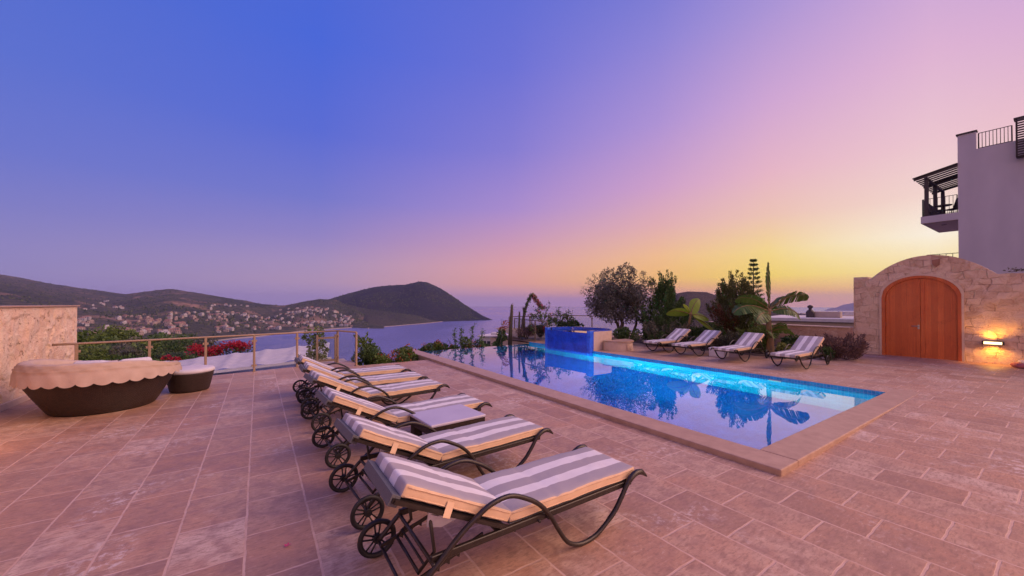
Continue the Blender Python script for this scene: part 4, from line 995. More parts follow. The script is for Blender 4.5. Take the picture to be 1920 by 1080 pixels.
m = MB(); m.box((.03, 4.21, 7.0), (5.57, 5.77, 7.018)); m.lathe([(0, 6.99), (.12, 6.99), (.13, 7.0)], 16, (1.6, 5.0), 1); m.build('soffit', ['soffit_render', 'house_dark'], hs)
bars(hs, 'balcony_railing', (.1, 5.72, 7.46), (5.5, 5.72, 7.46), 1.12, 26)
bars(hs, 'balcony_railing', (.1, 5.72, 7.46), (.1, 4.25, 7.46), 1.12, 9, .018)
bars(hs, 'balcony_railing', (5.5, 5.72, 7.46), (5.5, 4.25, 7.46), 1.12, 8, .018)
for (x, y) in ((.15, 5.55), (2.8, 5.55), (5.4, 5.55)):
    m = MB(); m.box((x - .09, y - .09, 7.462), (x + .09, y + .09, 9.898)); m.build('pergola_post', 'house_dark', hs)
def proof(x, y): return 10.0 + (5.55 - y) * .22
for x in (.02, 2.8, 5.5):
    m = MB(); m.hexa([(x - .06, 4.2, proof(x, 4.2)), (x + .06, 4.2, proof(x, 4.2)), (x + .06, 6.1, proof(x, 6.1)), (x - .06, 6.1, proof(x, 6.1)), (x - .06, 4.2, proof(x, 4.2) + .16), (x + .06, 4.2, proof(x, 4.2) + .16), (x + .06, 6.1, proof(x, 6.1) + .14), (x - .06, 6.1, proof(x, 6.1) + .14)]); m.build('pergola_beam', 'house_dark', hs)
m = MB(); m.box((-.1, 5.48, 9.9), (5.6, 5.62, 9.998)); m.build('pergola_beam', 'house_dark', hs)
for k in range(11):
    m = MB(); x = .0 + k * .53; z4, z6 = proof(x, 4.2) + .17, proof(x, 6.15) + .15
    m.hexa([(x - .13, 4.2, z4), (x + .13, 4.2, z4), (x + .13, 6.15, z6), (x - .13, 6.15, z6), (x - .13, 4.2, z4 + .04), (x + .13, 4.2, z4 + .04), (x + .13, 6.15, z6 + .04), (x - .13, 6.15, z6 + .04)])
    m.build('pergola_slat', 'house_dark', hs)
bars(hs, 'lower_railing', (3.0, 6.0, 4.2), (3.0, 4.21, 4.2), 1.0, 6)
m = MB(); m.box((.4, 4.202, -2), (6, 6.05, 4.19)); m.build('lower_terrace', 'house_render', hs)
# balcony furniture
for i, (x, y, rz, lab) in enumerate(((1.0, 5.25, .3, 'dark high backed chair at the outer end of the villa balcony'), (1.3, 4.6, 2.6, 'dark reclining chair on the villa balcony next to the wall'))):
    ch = thing('chair', lab, 'chair', (36 + x, y, 7.46), rz)
    m = MB(); m.box((-.25, -.25, .40), (.25, .25, .46)); m.build('seat', 'house_dark', ch)
    m = MB(); m.hexa([(-.25, .22, .46), (.25, .22, .46), (.25, .28, .46), (-.25, .28, .46), (-.25, .42, 1.05), (.25, .42, 1.05), (.25, .47, 1.05), (-.25, .47, 1.05)]); m.build('backrest', 'house_dark', ch)
    for sx_ in (-1, 1):
        for sy_ in (-1, 1):
            m = MB(); m.tube([(sx_ * .22, sy_ * .22, .40), (sx_ * .25, sy_ * .25, 0)], .025, 6); m.build('leg', 'house_dark', ch)
tt = thing('table', 'small dark table between the chairs on the villa balcony', 'table', (37.0, 4.95, 7.46))
m = MB(); m.lathe([(0, .72), (.4, .72), (.4, .68), (0, .68)], 20); m.build('tabletop', 'house_dark', tt)
m = MB(); m.tube([(0, 0, .68), (0, 0, .05)], .04, 8); m.lathe([(0, .05), (.25, .03), (.25, 0)], 16); m.build('pedestal', 'house_dark', tt)

# ------------------------------------------------------------------ neighbouring roofs
wr = thing('neighbour_house', 'neighbouring house with ribbed white sloping roof and blue wall below the railing', 'house', (0, 16, 0))
A, B_, C, D_ = Vector((-5.5, 3.6, -.62)), Vector((2.55, 1.75, .12)), Vector((2.15, -.45, -.20)), Vector((-5.5, 1.3, -.82))
m = MB(); nr = Vector((0, -.15, 1))
def rf(u, v):
    p = (A * (1 - u) + B_ * u) * (1 - v) + (D_ * (1 - u) + C * u) * v
    return p + Vector((0, 0, .05 * (abs(sin(u * 24)) ** 8) + .03 * (abs(sin(v * 9)) ** 12) + .012 * N.noise(p * 2.5)))
m.grid(rf, 160, 20); m.build('roof', 'white_roof', wr)
m = MB(); dn = Vector((0, 0, -.09)); m.hexa([D_ + dn, C + dn, C + dn + Vector((0, .06, 0)), D_ + dn + Vector((0, .06, 0)), D_, C, C + Vector((0, .06, 0)), D_ + Vector((0, .06, 0))]); m.build('eave', 'white_plaster', wr)
m = MB(); q = Vector((0, .25, -.06)); dn = Vector((0, 0, -2.2)); m.poly([D_ + q, C + q, C + q + dn, D_ + q + dn]); m.poly([C + q, B_ + Vector((-.1, -.1, -.1)), B_ + Vector((-.1, -.1, -2.3)), C + q + dn]); m.build('wall', 'blue_wall', wr)
m = MB(); m.box((2.12, -.5, -2.4), (2.28, -.34, -.2)); m.build('pillar', 'white_plaster', wr)
m = MB(); m.grid(lambda u, v: (-5.5 + 7.5 * u, -2.4 + 3.2 * v - .9 * u + .6, -.92 + .34 * v + .015 * N.noise((u * 20, v * 8, 0))), 40, 12); m.build('lower_roof', 'blue_wall', wr)
def flat_house(label, x, D, w, dpt, ztop, body, roof, rz=0.):
    p = fd(x, D, 0); t = thing('neighbour_house', label, 'house', (p[0], p[1], 0), rz)
    zb_ = min(-8., ztop - 6)
    m = MB(); m.box((-w / 2, -dpt / 2, zb_), (w / 2, dpt / 2, ztop)); m.build('wall', body, t)
    m = MB(); m.box((-w / 2 - .3, -dpt / 2 - .3, ztop + .002), (w / 2 + .3, dpt / 2 + .3, ztop + .25)); m.build('roof_slab', roof, t)
    m = MB(); m.box((-w * .2, -dpt * .2, ztop + .252), (w * .02, dpt * .1, ztop + .75)); m.build('stair_head', body, t)
    for k in (-.3, 0, .3):
        m = MB(); m.box((w * k - .5, -dpt / 2 - .03, ztop - 2.0), (w * k + .5, -dpt / 2 + .05, ztop - .7)); m.build('window', 'window_dark', t)
        m = MB(); m.box((-w / 2 - .03, dpt * k - .5, ztop - 2.0), (-w / 2 + .05, dpt * k + .5, ztop - .7)); m.build('window', 'window_dark', t)
    return t
flat_house('low stone house with flat pale roof behind the garden wall', 1540, 34, 9, 7, .35, 'pink_plaster', 'white_plaster', .2)
flat_house('flat roofed pinkish house farther off with a dark chimney', 1585, 62, 14, 9, -.2, 'white_plaster', 'pink_plaster', .5)
flat_house('terracotta walled house glimpsed under the olive tree', 1178, 48, 6, 6, -2.6, 'terracotta', 'terracotta', .3)
flat_house('white house glimpsed between the trunks right of the olive', 1232, 70, 8, 6, -4.2, 'white_plaster', 'white_plaster', .1)
flat_house('small white house standing below the terrace beyond the pool edge', 928, 70, 4.5, 4, -4.2, 'white_plaster', 'white_plaster', .6)
ck = thing('roof_chimney', 'small dark chimney with round cowl on the flat roof behind the wall', 'chimney', fd(1519, 33, .6))
m = MB(); m.lathe([(.30, 0), (.32, .45), (.22, .6), (.12, .65), (.12, .8), (.20, .85), (.20, 1.0), (0, 1.1)], 12); m.build('stack', 'house_dark', ck)

# ------------------------------------------------------------------ hillside town
def town_house_mesh(kind):
    m = MB(); r = random.Random(kind * 31 + 5)
    w, d_, h = r.uniform(9, 13), r.uniform(8, 10), r.uniform(5.5, 7.5)
    m.box((-w / 2, -d_ / 2, -6), (w / 2, d_ / 2, h), 0)
    if kind % 2 == 0:
        m.box((-w / 2 - .3, -d_ / 2 - .3, h + .01), (w / 2 + .3, d_ / 2 + .3, h + .5), 0); m.box((-w * .1, -d_ * .1, h + .51), (w * .4, d_ * .4, h + 3), 0)
    else:
        a = (-w / 2 - .5, -d_ / 2 - .5, h); b = (w / 2 + .5, -d_ / 2 - .5, h); c = (w / 2 + .5, d_ / 2 + .5, h); e_ = (-w / 2 - .5, d_ / 2 + .5, h); r0 = (-w * .2, 0, h + 2.4); r1 = (w * .2, 0, h + 2.4)
        m.poly([a, b, r1, r0], 1); m.poly([b, c, r1], 1); m.poly([c, e_, r0, r1], 1); m.poly([e_, a, r0], 1)
    for fl in range(2):
        for k in range(3):
            x = -w / 2 + w * (k + .5) / 3; z = .8 + fl * 3
            if z + 1.6 < h:
                m.box((x - .7, -d_ / 2 - .06, z), (x + .7, -d_ / 2 + .1, z + 1.5), 2); m.box((x - .7, d_ / 2 - .1, z), (x + .7, d_ / 2 + .06, z + 1.5), 2)
                y = -d_ / 2 + d_ * (k + .5) / 3; m.box((-w / 2 - .06, y - .6, z), (-w / 2 + .1, y + .6, z + 1.5), 2); m.box((w / 2 - .1, y - .6, z), (w / 2 + .06, y + .6, z + 1.5), 2)
    return m
protoH = {}
for body in ('town_white', 'town_pink'):
    for k in range(4):
        o = town_house_mesh(k + (0 if body == 'town_white' else 4)).build('town_house', [body, 'terracotta', 'window_dark']); protoH[(body, k)] = o
usedH = set()
def town(n, xr, yr, label, group, pw_, seed, hill_, smin=.6, smax=1.05):
    rr = random.Random(seed); done = 0; tries = 0; spots = []
    while done < n and tries < 20000:
        tries += 1
        x = rr.uniform(*xr); P = HILLS[hill_](x, rr.uniform(.0, .85)); D = P[0] * FW[0] + P[1] * FW[1]
        y = 569.3 - (P[2] - EYE) / D * 713
        lo_, hi_ = yr(x)
        if not lo_ < y < hi_ or P[2] < -87: continue
        if any((P[0] - q[0]) ** 2 + (P[1] - q[1]) ** 2 < 13 ** 2 for q in spots): continue
        if N.noise((P[0] * .012, P[1] * .012, seed)) < -.22: continue
        key = ('town_white' if rr.random() < pw_ else 'town_pink', rr.randrange(4))
        o = protoH[key] if key not in usedH else protoH[key].copy()
        if key in usedH: col.objects.link(o)
        usedH.add(key)
        s_ = rr.uniform(smin, smax); o.location = P; o.rotation_euler = (0, 0, -YAW + rr.choice((0, .3, .8, 1.2, -.4)) + rr.uniform(-.15, .15)); o.scale = (s_ * rr.uniform(.8, 1.5), s_, s_ * rr.uniform(.8, 1.1))
        tag(o, label, 'house', group); spots.append(P); done += 1
    return done
town(95, (232, 425), lambda x: (586 + max(0, (330 - x)) * .08 + max(0, x - 360) * .08, 632 - max(0, x - 330) * .06), 'small reddish roofed house in the dense middle cluster of the far hillside town', 'houses of the middle town cluster', .30, 2, 'bay_hills')
town(55, (420, 525), lambda x: (588, 620), 'small pale house in the loose far row just above the sea', 'houses of the loose row above the sea', .75, 3, 'bay_hills')
town(105, (525, 662), lambda x: (577 + max(0, x - 610) * .35, 613), 'small pale house in the crowded far town cluster below the headland', 'houses of the crowded cluster by the headland', .85, 4, 'bay_hills')
town(10, (150, 230), lambda x: (563, 582), 'lone white house scattered high on the left hillside', 'scattered high hillside houses', .9, 5, 'bay_hills', .7, 1.0)
town(12, (385, 470), lambda x: (572, 588), 'white house in the thin upper row of the far hillside town', 'upper row hillside houses', .9, 6, 'bay_hills')
town(14, (145, 235), lambda x: (596, 634), 'larger pale house on the low slope right of the stone wall', 'low slope houses by the left wall', .6, 7, 'bay_hills', .8, 1.1)
for k_, o in protoH.items():
    if k_ not in usedH: bpy.data.objects.remove(o)

# ------------------------------------------------------------------ scrub on the far hills
sb_ = MB(); rr = random.Random(99)
OCT = [(1, 0, 0), (0, 1, 0), (-1, 0, 0), (0, -1, 0), (0, 0, 1)]
def bushlet(P, r, h, tint):
    b0 = len(sb_.v); sb_.v += [(P[0] + x * r * rr.uniform(.7, 1.2), P[1] + y * r * rr.uniform(.7, 1.2), P[2] + z * h - .2 * r * (1 - z)) for x, y, z in OCT]; sb_._t(5, tint)
    for k in range(4): sb_.face((b0 + k, b0 + (k + 1) % 4, b0 + 4), 0, False)
for nm, x0, x1, n, r0, r1 in (('bay_hills', -120, 690, 9000, 1.6, 4.2), ('headland', 585, 926, 4200, 2.0, 5.0), ('grassy_spur', 600, 834, 1500, 1.5, 3.2)):
    for _ in range(n):
        x = rr.uniform(x0, x1); t_ = rr.random() ** .85; P = HILLS[nm](x, t_)
        if P[2] < -84 or N.noise((P[0] * .006, P[1] * .006, 2)) < rr.uniform(-.5, .25): continue
        r = rr.uniform(r0, r1) * (1.25 if nm == 'bay_hills' and t_ < .45 else 1); bushlet(P, r, r * rr.uniform(.8, 1.5), rr.random())
tag(sb_.build('hillside_scrub', 'scrub_leaf'), kind='stuff')

# ------------------------------------------------------------------ vegetation
def unit():
    while True:
        v = Vector((random.uniform(-1, 1), random.uniform(-1, 1), random.uniform(-1, 1)))
        if .01 < v.length < 1: return v.normalized()
def blobs(mb, bl, n, l, w, mi=0, up=.2, shell=.55, hang=0):
    tot = sum(b[1][0] * b[1][1] * b[1][2] for b in bl)
    for c, r in bl:
        k = int(n * r[0] * r[1] * r[2] / tot); ct = random.uniform(-.2, .2)
        for _ in range(k):
            u = unit(); q = random.random() ** (1 / 3) if random.random() > shell else random.uniform(.8, 1.04)
            p = Vector((c[0] + u.x * r[0] * q, c[1] + u.y * r[1] * q, c[2] + u.z * r[2] * q))
            dd = u * .7 + unit() * .9 + Vector((0, 0, up - hang))
            s_ = random.uniform(.65, 1.3)
            mb.leaf(p, dd, l * s_, w * s_, mi, min(1, max(0, .45 + ct + .35 * N.noise(p * 3.) + random.uniform(-.25, .3))))
def rblobs(n, c, R_, r0, r1):
    out = []
    for _ in range(n):
        u = unit(); q = random.random() ** .5; r = random.uniform(r0, r1)
        out.append(((c[0] + u.x * R_[0] * q, c[1] + u.y * R_[1] * q, c[2] + u.z * R_[2] * q), (r, r, r * random.uniform(.75, 1.05))))
    return out
def limb(mb, a, b, r0, r1, bend=.1):
    a, b = Vector(a), Vector(b); k = (b - a).length
    p = cat([a, a * .66 + b * .34 + unit() * k * bend, a * .33 + b * .67 + unit() * k * bend, b], 4)
    mb.tube(p, [r0 + (r1 - r0) * i / (len(p) - 1) for i in range(len(p))], 7); return p
def shrub(name, label, cat_, loc, R_, n, l, w, mat, nb=9, stems=True, hang=0, group=None, extra=None):
    t = thing(name, label, cat_, loc, 0, group)
    m = MB(); blobs(m, rblobs(nb, (0, 0, R_[2] * .95), (R_[0] * .72, R_[1] * .72, R_[2] * .62), min(R_) * .28, min(R_) * .5), n, l, w, 0, .25, .5, hang)
    m.build('foliage', mat, t)
    if extra: 
        m = MB(); blobs(m, rblobs(extra[3], (extra[4] if len(extra) > 4 else (0, 0, R_[2] * 1.0)), (R_[0] * .85, R_[1] * .85, R_[2] * .75), .06, .16), extra[1], extra[2], extra[2] * .8, 0, .3, .8); m.build('blossom', extra[0], t)
    if stems:
        m = MB()
        for _ in range(4): limb(m, (random.uniform(-.1, .1) * R_[0], random.uniform(-.1, .1), 0), (random.uniform(-.5, .5) * R_[0], random.uniform(-.5, .5) * R_[1], R_[2]), .025, .008)
        m.build('stem', 'bark', t)
    return t
def plume(mb, p0, p1, r, n, l, w, mi=0, tb=0):
    p0, p1 = Vector(p0), Vector(p1); ax = (p1 - p0); L = ax.length; ax.normalize()
    for _ in range(n):
        t = random.random() ** .8; rr = r * (1 - t) ** .6 * random.uniform(.15, 1); u = unit(); u = (u - ax * u.dot(ax))
        if u.length < .01: continue
        u.normalize(); p = p0 + ax * L * t + u * rr
        mb.leaf(p, ax * 1.1 + u * .8, l * random.uniform(.6, 1.3), w, mi, min(1, max(0, tb + .45 + random.uniform(-.3, .4))))

# olive tree
ol = thing('olive_tree', 'rounded grey leaved olive tree behind the hot tub', 'tree', (14.3, 11.95, .07))
tr = MB()
tops = []
limb(tr, (0, 0, 0), (-.1, .25, 1.2), .11, .07); limb(tr, (.15, -.25, 0), (.25, -.5, 1.3), .07, .045); limb(tr, (-.1, .2, 0), (.1, .9, 1.4), .08, .05)
for k in range(14):
    a = 2.4 * k; limb(tr, random.choice([(-.1, .25, 1.2), (.25, -.5, 1.3), (.1, .9, 1.4)]), (cos(a) * .9, .35 + sin(a) * 1.3, random.uniform(2.0, 3.2)), .045, .012, .12)
tr.build('trunk', 'bark', ol)
cr = MB()
bl = rblobs(22, (0, .35, 1.95), (1.0, 1.6, .75), .35, .55) + [((.1, yy_, 1.25 + .12 * sin(yy_ * 5)), (.45, .42, .36)) for yy_ in (-.75, -.2, .35, .9, 1.4)] + [((0, 1.0, 3.0), (.35, .35, .42)), ((0, -.1, 3.05), (.42, .45, .5)), ((.1, .35, 2.9), (.4, .4, .3)), ((0, 1.75, 2.25), (.4, .35, .4)), ((0, -1.05, 2.25), (.35, .4, .5)), ((-.2, 1.9, 1.5), (.3, .3, .4)), ((0, -.2, 3.5), (.14, .2, .16)), ((0, 1.1, 3.4), (.15, .15, .12))]
blobs(cr, bl, 19000, .12, .038, 0, .1, .45, .25)
for k in range(110):     # loose sprigs at the crown's edge
    u = unit(); u.z = abs(u.z) * .8 + .1; p = Vector((u.x * 1.25, .35 + u.y * 1.75, 1.95 + u.z * 1.35)); plume(cr, p, p + u * .3 + Vector((0, 0, .08)), .07, 18, .09, .026)
cr.build('crown', 'olive_leaf', ol)
# dense dark green pine
def plume_tree(name, label, loc, h, rad, nplume, mat, shape, brown=False, base=.35):
    t = thing(name, label, 'tree', loc); m = MB(); limb(m, (0, 0, 0), (0, 0, h * .8), .09, .03, .03); m.build('trunk', 'bark', t)
    m = MB(); mb = MB()
    for k in range(nplume):
        f = (k + random.random()) / nplume; z = base + (h * .80 - base) * f; r = rad * shape(f); a = 2.399 * k + random.uniform(-.3, .3); q = sqrt(random.uniform(.25, 1))
        L = random.uniform(.50, .85) * (1 - .25 * f); tip = Vector((cos(a) * r * q, sin(a) * r * q, z + random.uniform(.05, .3)))
        out = Vector((cos(a) * (1.0 - .75 * f) * q, sin(a) * (1.0 - .75 * f) * q, .75 + .6 * f)).normalized()
        dead = brown and f < .50 and sin(a - .5) > -.2 and random.random() < .85
        plume(mb if dead else m, tip - out * L, tip, .115, 120, .10, .026, 0, .25 * (q - .6))
        if k % 2 == 0: blobs(m, [((tip - out * L * .9)[:], (.22, .22, .24))], 60, .10, .03, 0, .3)
    for k in range(10):
        a = k * 2.4; q = .15 + .05 * k; p0 = Vector((cos(a) * rad * q * .5, sin(a) * rad * q * .5, h * .68)); plume(m, p0, p0 + Vector((cos(a) * rad * q * .4, sin(a) * rad * q * .4, h * (.32 - .018 * k))), .10, 150, .10, .026, 0, .1)
    m.build('crown', mat, t)
    if brown: mb.build('withered_branches', 'dead_leaf', t)
    return t
plume_tree('pine_tree', 'dense dark green pine beside the olive tree', (15, 10.25, .07), 3.2, 1.35, 150, 'pine_leaf', lambda f: (.80 + .6 * f if f < .35 else max(.10, 1.0 - (f - .35) * 1.3)), False, .35)
plume_tree('conifer', 'bushy upright conifer with a browned lower side', (16, 7.75, .07), 3.05, 1.12, 130, 'conifer_leaf', lambda f: (.45 + 1.1 * f if f < .5 else max(.30, 1.0 - (f - .5) * 1.1)), True, .55)

def banana_leaf(mb, p0, dirh, rise, length, width, droop, tint, torn=True, roll=None):
    if roll is None: roll = random.choice((-1, 1)) * random.uniform(.5, .95)
    width *= 1.35; n = 22; ax = Vector((cos(dirh), sin(dirh), 0)); pts = []
    p = Vector(p0); ang = rise
    for i in range(n + 1):
        pts.append(p.copy()); p = p + (ax * cos(ang) + Vector((0, 0, sin(ang)))) * (length / n); ang -= droop / n * (1.6 * i / n + .2)
    sd = Vector((-sin(dirh) * cos(roll), cos(dirh) * cos(roll), sin(roll)))
    for sg in (-1, 1):
        for i in range(2, n):
            def wd(i):
                t = (i - 2) / (n - 2); return width * .5 * (sin(pi * min(1, t * .93 + .05)) ** .55)
            gap = torn and random.random() < .22
            a, b = pts[i], pts[i + 1]; w0, w1 = wd(i), wd(i + 1); dn = -.12 - .2 * (i / n)
            ea = a + sd * sg * w0 + Vector((0, 0, dn * w0)); eb = (b if not gap else a * .35 + b * .65) + sd * sg * w1 + Vector((0, 0, dn * w1))
            if torn: ea = ea + unit() * .015; eb = eb + unit() * .015
            mb.poly([a, b, eb, ea] if sg > 0 else [b, a, ea, eb], 0, min(1, max(0, tint + random.uniform(-.12, .12))))
    mb.tube(pts, [.022 * (1 - .8 * i / n) + .003 for i in range(n + 1)], 6, 1)
bp = thing('banana_plant', 'tall banana plant with broad drooping leaves behind the far loungers', 'banana plant', (14.5, 5.9, .07))
m = MB(); p = cat([(0, 0, 0), (.02, .0, .5), (-.02, .03, 1.0), (0, .02, 1.55)], 6); m.tube(p, [.13 - .075 * i / (len(p) - 1) for i in range(len(p))], 12); m.build('stem', 'banana_stem', bp)
VIEW = atan2(-.55, .83)      # along the picture, to the right
LV = [(VIEW + .10, .70, 1.6, .38, 1.35, .35), (VIEW - .25, .35, 1.05, .36, 1.9, .3), (VIEW + .5, .9, 1.0, .34, 1.4, .4), (VIEW + pi + .1, .45, 1.45, .50, 1.5, .3), (VIEW + pi - .3, .80, 1.2, .46, 1.5, .55), (VIEW + pi + .6, .2, 1.1, .42, 1.3, .35), (VIEW + pi - .9, .9, .9, .36, 1.2, .6), (1.2, .7, .9, .34, 1.4, .5), (VIEW + 1.6, .3, .8, .3, 1.5, .4)]
for (a, rise, L, W, dr, ti) in LV:
    m = MB(); banana_leaf(m, (0, 0, 1.45 + random.uniform(-.08, .1)), a, rise, L, W, dr, ti); m.build('leaf', ['banana_leaf', 'banana_stem'], bp)
m = MB(); banana_leaf(m, (0, .02, 1.6), VIEW, 1.62, 1.55, .26, .12, .25); m.build('leaf', ['banana_leaf', 'banana_stem'], bp)
for k in range(4):
    m = MB(); banana_leaf(m, (.05, .05, .55 + .1 * k), VIEW + pi + k * 1.1, .5, .8, .26, 1.6, .55); m.build('leaf', ['banana_leaf', 'banana_stem'], bp)
bq = thing('banana_plant', 'young light green banana plant between the pine and the browned conifer', 'banana plant', (14.5, 8.75, .07))
m = MB(); p = cat([(.0, .3, 0), (.0, .2, .5), (-.0, .05, 1.0), (0, .0, 1.35)], 5); m.tube(p, [.08 - .04 * i / (len(p) - 1) for i in range(len(p))], 10); m.build('stem', 'banana_stem', bq)
for (a, rise, L, W, dr, ti) in [(VIEW + pi + .1, .35, 1.05, .34, .9, .25), (VIEW + .5, 1.15, .85, .36, .9, .75), (VIEW, -.05, .75, .3, .6, .6), (VIEW - .1, -.55, 1.35, .26, .3, .7), (VIEW + pi - .4, 1.25, .5, .2, .9, .8), (VIEW + 1.5, .9, .6, .26, 1.2, .5)]:
    m = MB(); banana_leaf(m, (0, 0, 1.30), a, rise, L, W * 1.1, dr, ti, False, .75); m.build('leaf', ['young_banana_leaf', 'banana_stem'], bq)
# far araucaria
P = fd(1413, 60, -1)
ar = thing('araucaria', 'slender tiered araucaria rising far behind the banana plant', 'tree', P)
m = MB(); m.tube([(0, 0, 0), (0, 0, 9.7)], [.16, .03], 7); m.build('trunk', 'bark', ar)
m = MB()
for k in range(10):
    z = 3.2 + k * .68; L = 1.5 * (1 - k / 12)
    for j in range(7):
        a = j * .9 + k * .4; e1 = Vector((cos(a) * L, sin(a) * L, z + .25)); m.tube([(0, 0, z), e1], .03, 5, 0, True, .1); plume(m, Vector((cos(a) * L * .35, sin(a) * L * .35, z + .06)), e1 + Vector((0, 0, .12)), .22, 55, .22, .07)
m.build('crown', 'pine_leaf', ar)
# planting bed soil and shrubs
so = MB(); so.grid(lambda u, v: (13.75 + 3.6 * u + (.25 * N.noise((v * 6, 3, 0)) if u < .01 else 0), 4.7 + 8.2 * v, .074 + .10 * min(1, u * 4) * (.6 + .4 * N.noise((u * 5, v * 9, 0)))), 20, 40)
tag(so.build('planting_soil', 'soil'), kind='structure')
shrub('round_shrub', 'low rounded dark green shrub behind the round step', 'shrub', (13.25, 10.75, .07), (.75, .8, .42), 2200, .075, .04, 'hedge_leaf', 8)
shrub('round_shrub', 'low dark green shrub between the round step and the far loungers', 'shrub', (13.7, 9.55, .07), (.6, .8, .42), 2200, .075, .04, 'hedge_leaf', 8)
def spiky(name, label, loc, R_, n, mat, l=.5):
    t = thing(name, label, 'shrub', loc); m = MB()
    for _ in range(n):
        a = random.uniform(0, 2 * pi); q = sqrt(random.random()); b0 = Vector((cos(a) * q * R_[0] * .6, sin(a) * q * R_[1] * .6, 0)); lean = Vector((cos(a) * q * .6, sin(a) * q * .6, 1)).normalized(); h = R_[2] * random.uniform(.6, 1.1)
        plume(m, b0, b0 + lean * h, .08, 60, .11, .03)
    m.build('foliage', mat, t); return t
spiky('rosemary_bush', 'tall feathery grey green bush behind the lounger nearest the hot tub', (14.0, 9.55, .1), (.95, .9, .95), 85, 'grey_leaf')
spiky('rosemary_bush', 'feathery dark bush behind the second lounger from the hot tub', (14.5, 7.4, .1), (.5, .6, .65), 45, 'grey_leaf')
spiky('palm_seedling', 'small feathery palm like plant left of the banana stem', (14.7, 6.35, .1), (.5, .5, 1.0), 30, 'bright_leaf')
shrub('round_shrub', 'yellow green rounded shrub left of the lounger nearest the gate', 'shrub', (13.95, 5.25, .07), (.45, .5, .30), 1500, .07, .035, 'yellow_leaf', 8)
shrub('round_shrub', 'dark green rounded shrub in front of the low garden wall', 'shrub', (15.6, 5.6, .1), (.6, .6, .36), 1600, .09, .05, 'hedge_leaf', 8)
shrub('round_shrub', 'green shrub at the foot of the banana plant behind the white box', 'shrub', (14.2, 6.6, .07), (.35, .45, .25), 1000, .07, .035, 'bright_leaf', 7)
for (x, y, z, R_, mat, lab) in ((15.2, 8.9, .1, (.7, .7, .45), 'hedge_leaf', 'green shrub under the young banana plant'), (16.2, 6.8, .1, (.8, .8, .55), 'bright_leaf', 'mid green shrub between the browned conifer and the banana stem'), (14.9, 11.0, .1, (.6, .7, .4), 'hedge_leaf', 'dark shrub around the foot of the olive trunks'),
        (16.4, 11.2, .1, (.9, .9, .7), 'grey_leaf', 'grey green shrub in the gap between olive and pine'), (14.3, 8.1, .1, (.45, .5, .3), 'bright_leaf', 'bright green shrub behind the two loungers nearest the hot tub'), (16.6, 8.9, .1, (.7, .8, .5), 'hedge_leaf', 'green shrub filling the gap between pine and browned conifer')):
    shrub('filler_shrub', lab, 'shrub', (x, y, z), R_, 1900, .09, .045, mat, 9)
spiky('lavender_bush', 'dry brownish lavender bush between the last lounger and the gate wall', (15.3, 4.15, .07), (.8, .55, .72), 75, 'dry_leaf')
shrub('round_shrub', 'small green shrub behind the head of the lounger nearest the gate', 'shrub', (14.5, 4.35, .07), (.35, .35, .27), 900, .06, .03, 'hedge_leaf', 6)
# far bank by the hot tub: sandy slope with dry grass, cactus stems and flowering vines
bk = MB(); bk.grid(lambda u, v: (10.35 + 7 * u, 14.2 + 3.2 * v + 0 * u, .078 + (.42 * ss(0, 1, v) * (1 - ss(.1, .6, u))) + .05 * N.noise((u * 9, v * 6, 0))), 30, 16)
tag(bk.build('sandy_bank', 'sand_slope'), kind='structure')
def cactus(label, pts, r):
    t = thing('cactus', label, 'cactus', (pts[0][0], pts[0][1], pts[0][2])); p = cat([Vector(q) - Vector(pts[0]) for q in pts], 6)
    m = MB(); m.tube(p, [r * (1.1 - .6 * i / len(p)) for i in range(len(p))], 9); m.build('stem', 'cactus', t)
    m = MB()
    for q in p:
        for _ in range(10): m.leaf(q + unit() * r * .8, unit(), .06, .02, 0, random.random())
    m.build('spines', 'dry_leaf', t); return t
B0 = lambda x, z, D=18.0: tuple(list(fd(x, D))[:2]) + (z,)
cactus('upright cactus stem rising left of the arching vine', [B0(956, -.3), B0(957, .4), B0(959, 1.25), B0(960, 1.75)], .10)
m_ = cactus('short thin cactus stem between the taller stems', [B0(973, 0.2), B0(974, 1.4)], .06)
cactus('thin cactus stem left of the arching vine base', [B0(983, 0.2), B0(982, .9), B0(981.5, 1.62)], .05)
av = thing('arching_vine', 'vine arching up and over the bank with pink blossom at its tip', 'vine', B0(977, .2)); o0 = Vector(B0(977, .2))
path = [Vector(B0(x, z)) - o0 for x, z in ((977, .2), (981, 1.0), (986, 1.6), (991, 1.95), (996, 2.2), (1001, 2.12), (1007, 1.9), (1013, 1.7), (1020, 1.58))]
p = cat(path, 5); m = MB(); m.tube(p, [.07 - .045 * i / len(p) for i in range(len(p))], 7)
m.build('stem', 'bark', av); m = MB()
for i, q in enumerate(p):
    for _ in range(14): m.leaf(q + unit() * .07, unit(), .09, .05, 0, random.random())
m.build('foliage', 'hedge_leaf', av); m = MB()
for i, q in enumerate(p[24:]):
    for _ in range(16): m.leaf(q + unit() * .11, unit(), .07, .05, 0, random.random())
m.build('blossom', 'pink_flower', av)
bv = thing('bougainvillea', 'straggling flowering vine along the bank behind the hot tub', 'vine', B0(1015, .6)); o0 = Vector(B0(1015, .6))
m = MB(); m2 = MB(); m3 = MB(); base_ = []
for k in range(40):
    x = 990 + 85 * (k + random.random()) / 40; z = .95 + .35 * N.noise((x * .05, 0, 0)) + random.uniform(-.2, .3); q = Vector(B0(x, z, random.uniform(17.4, 18.6))) - o0
    r = unit() * .35; base_.append(q); limb(m, q, q + r, .015, .006)
    for _ in range(26): m2.leaf(q + r * random.random() + unit() * .10, unit(), .09, .05, 0, random.random())
    if x < 1025 and random.random() < .35:
        for _ in range(14): m3.leaf(q + r + unit() * .08, unit(), .07, .05, 0, random.random())
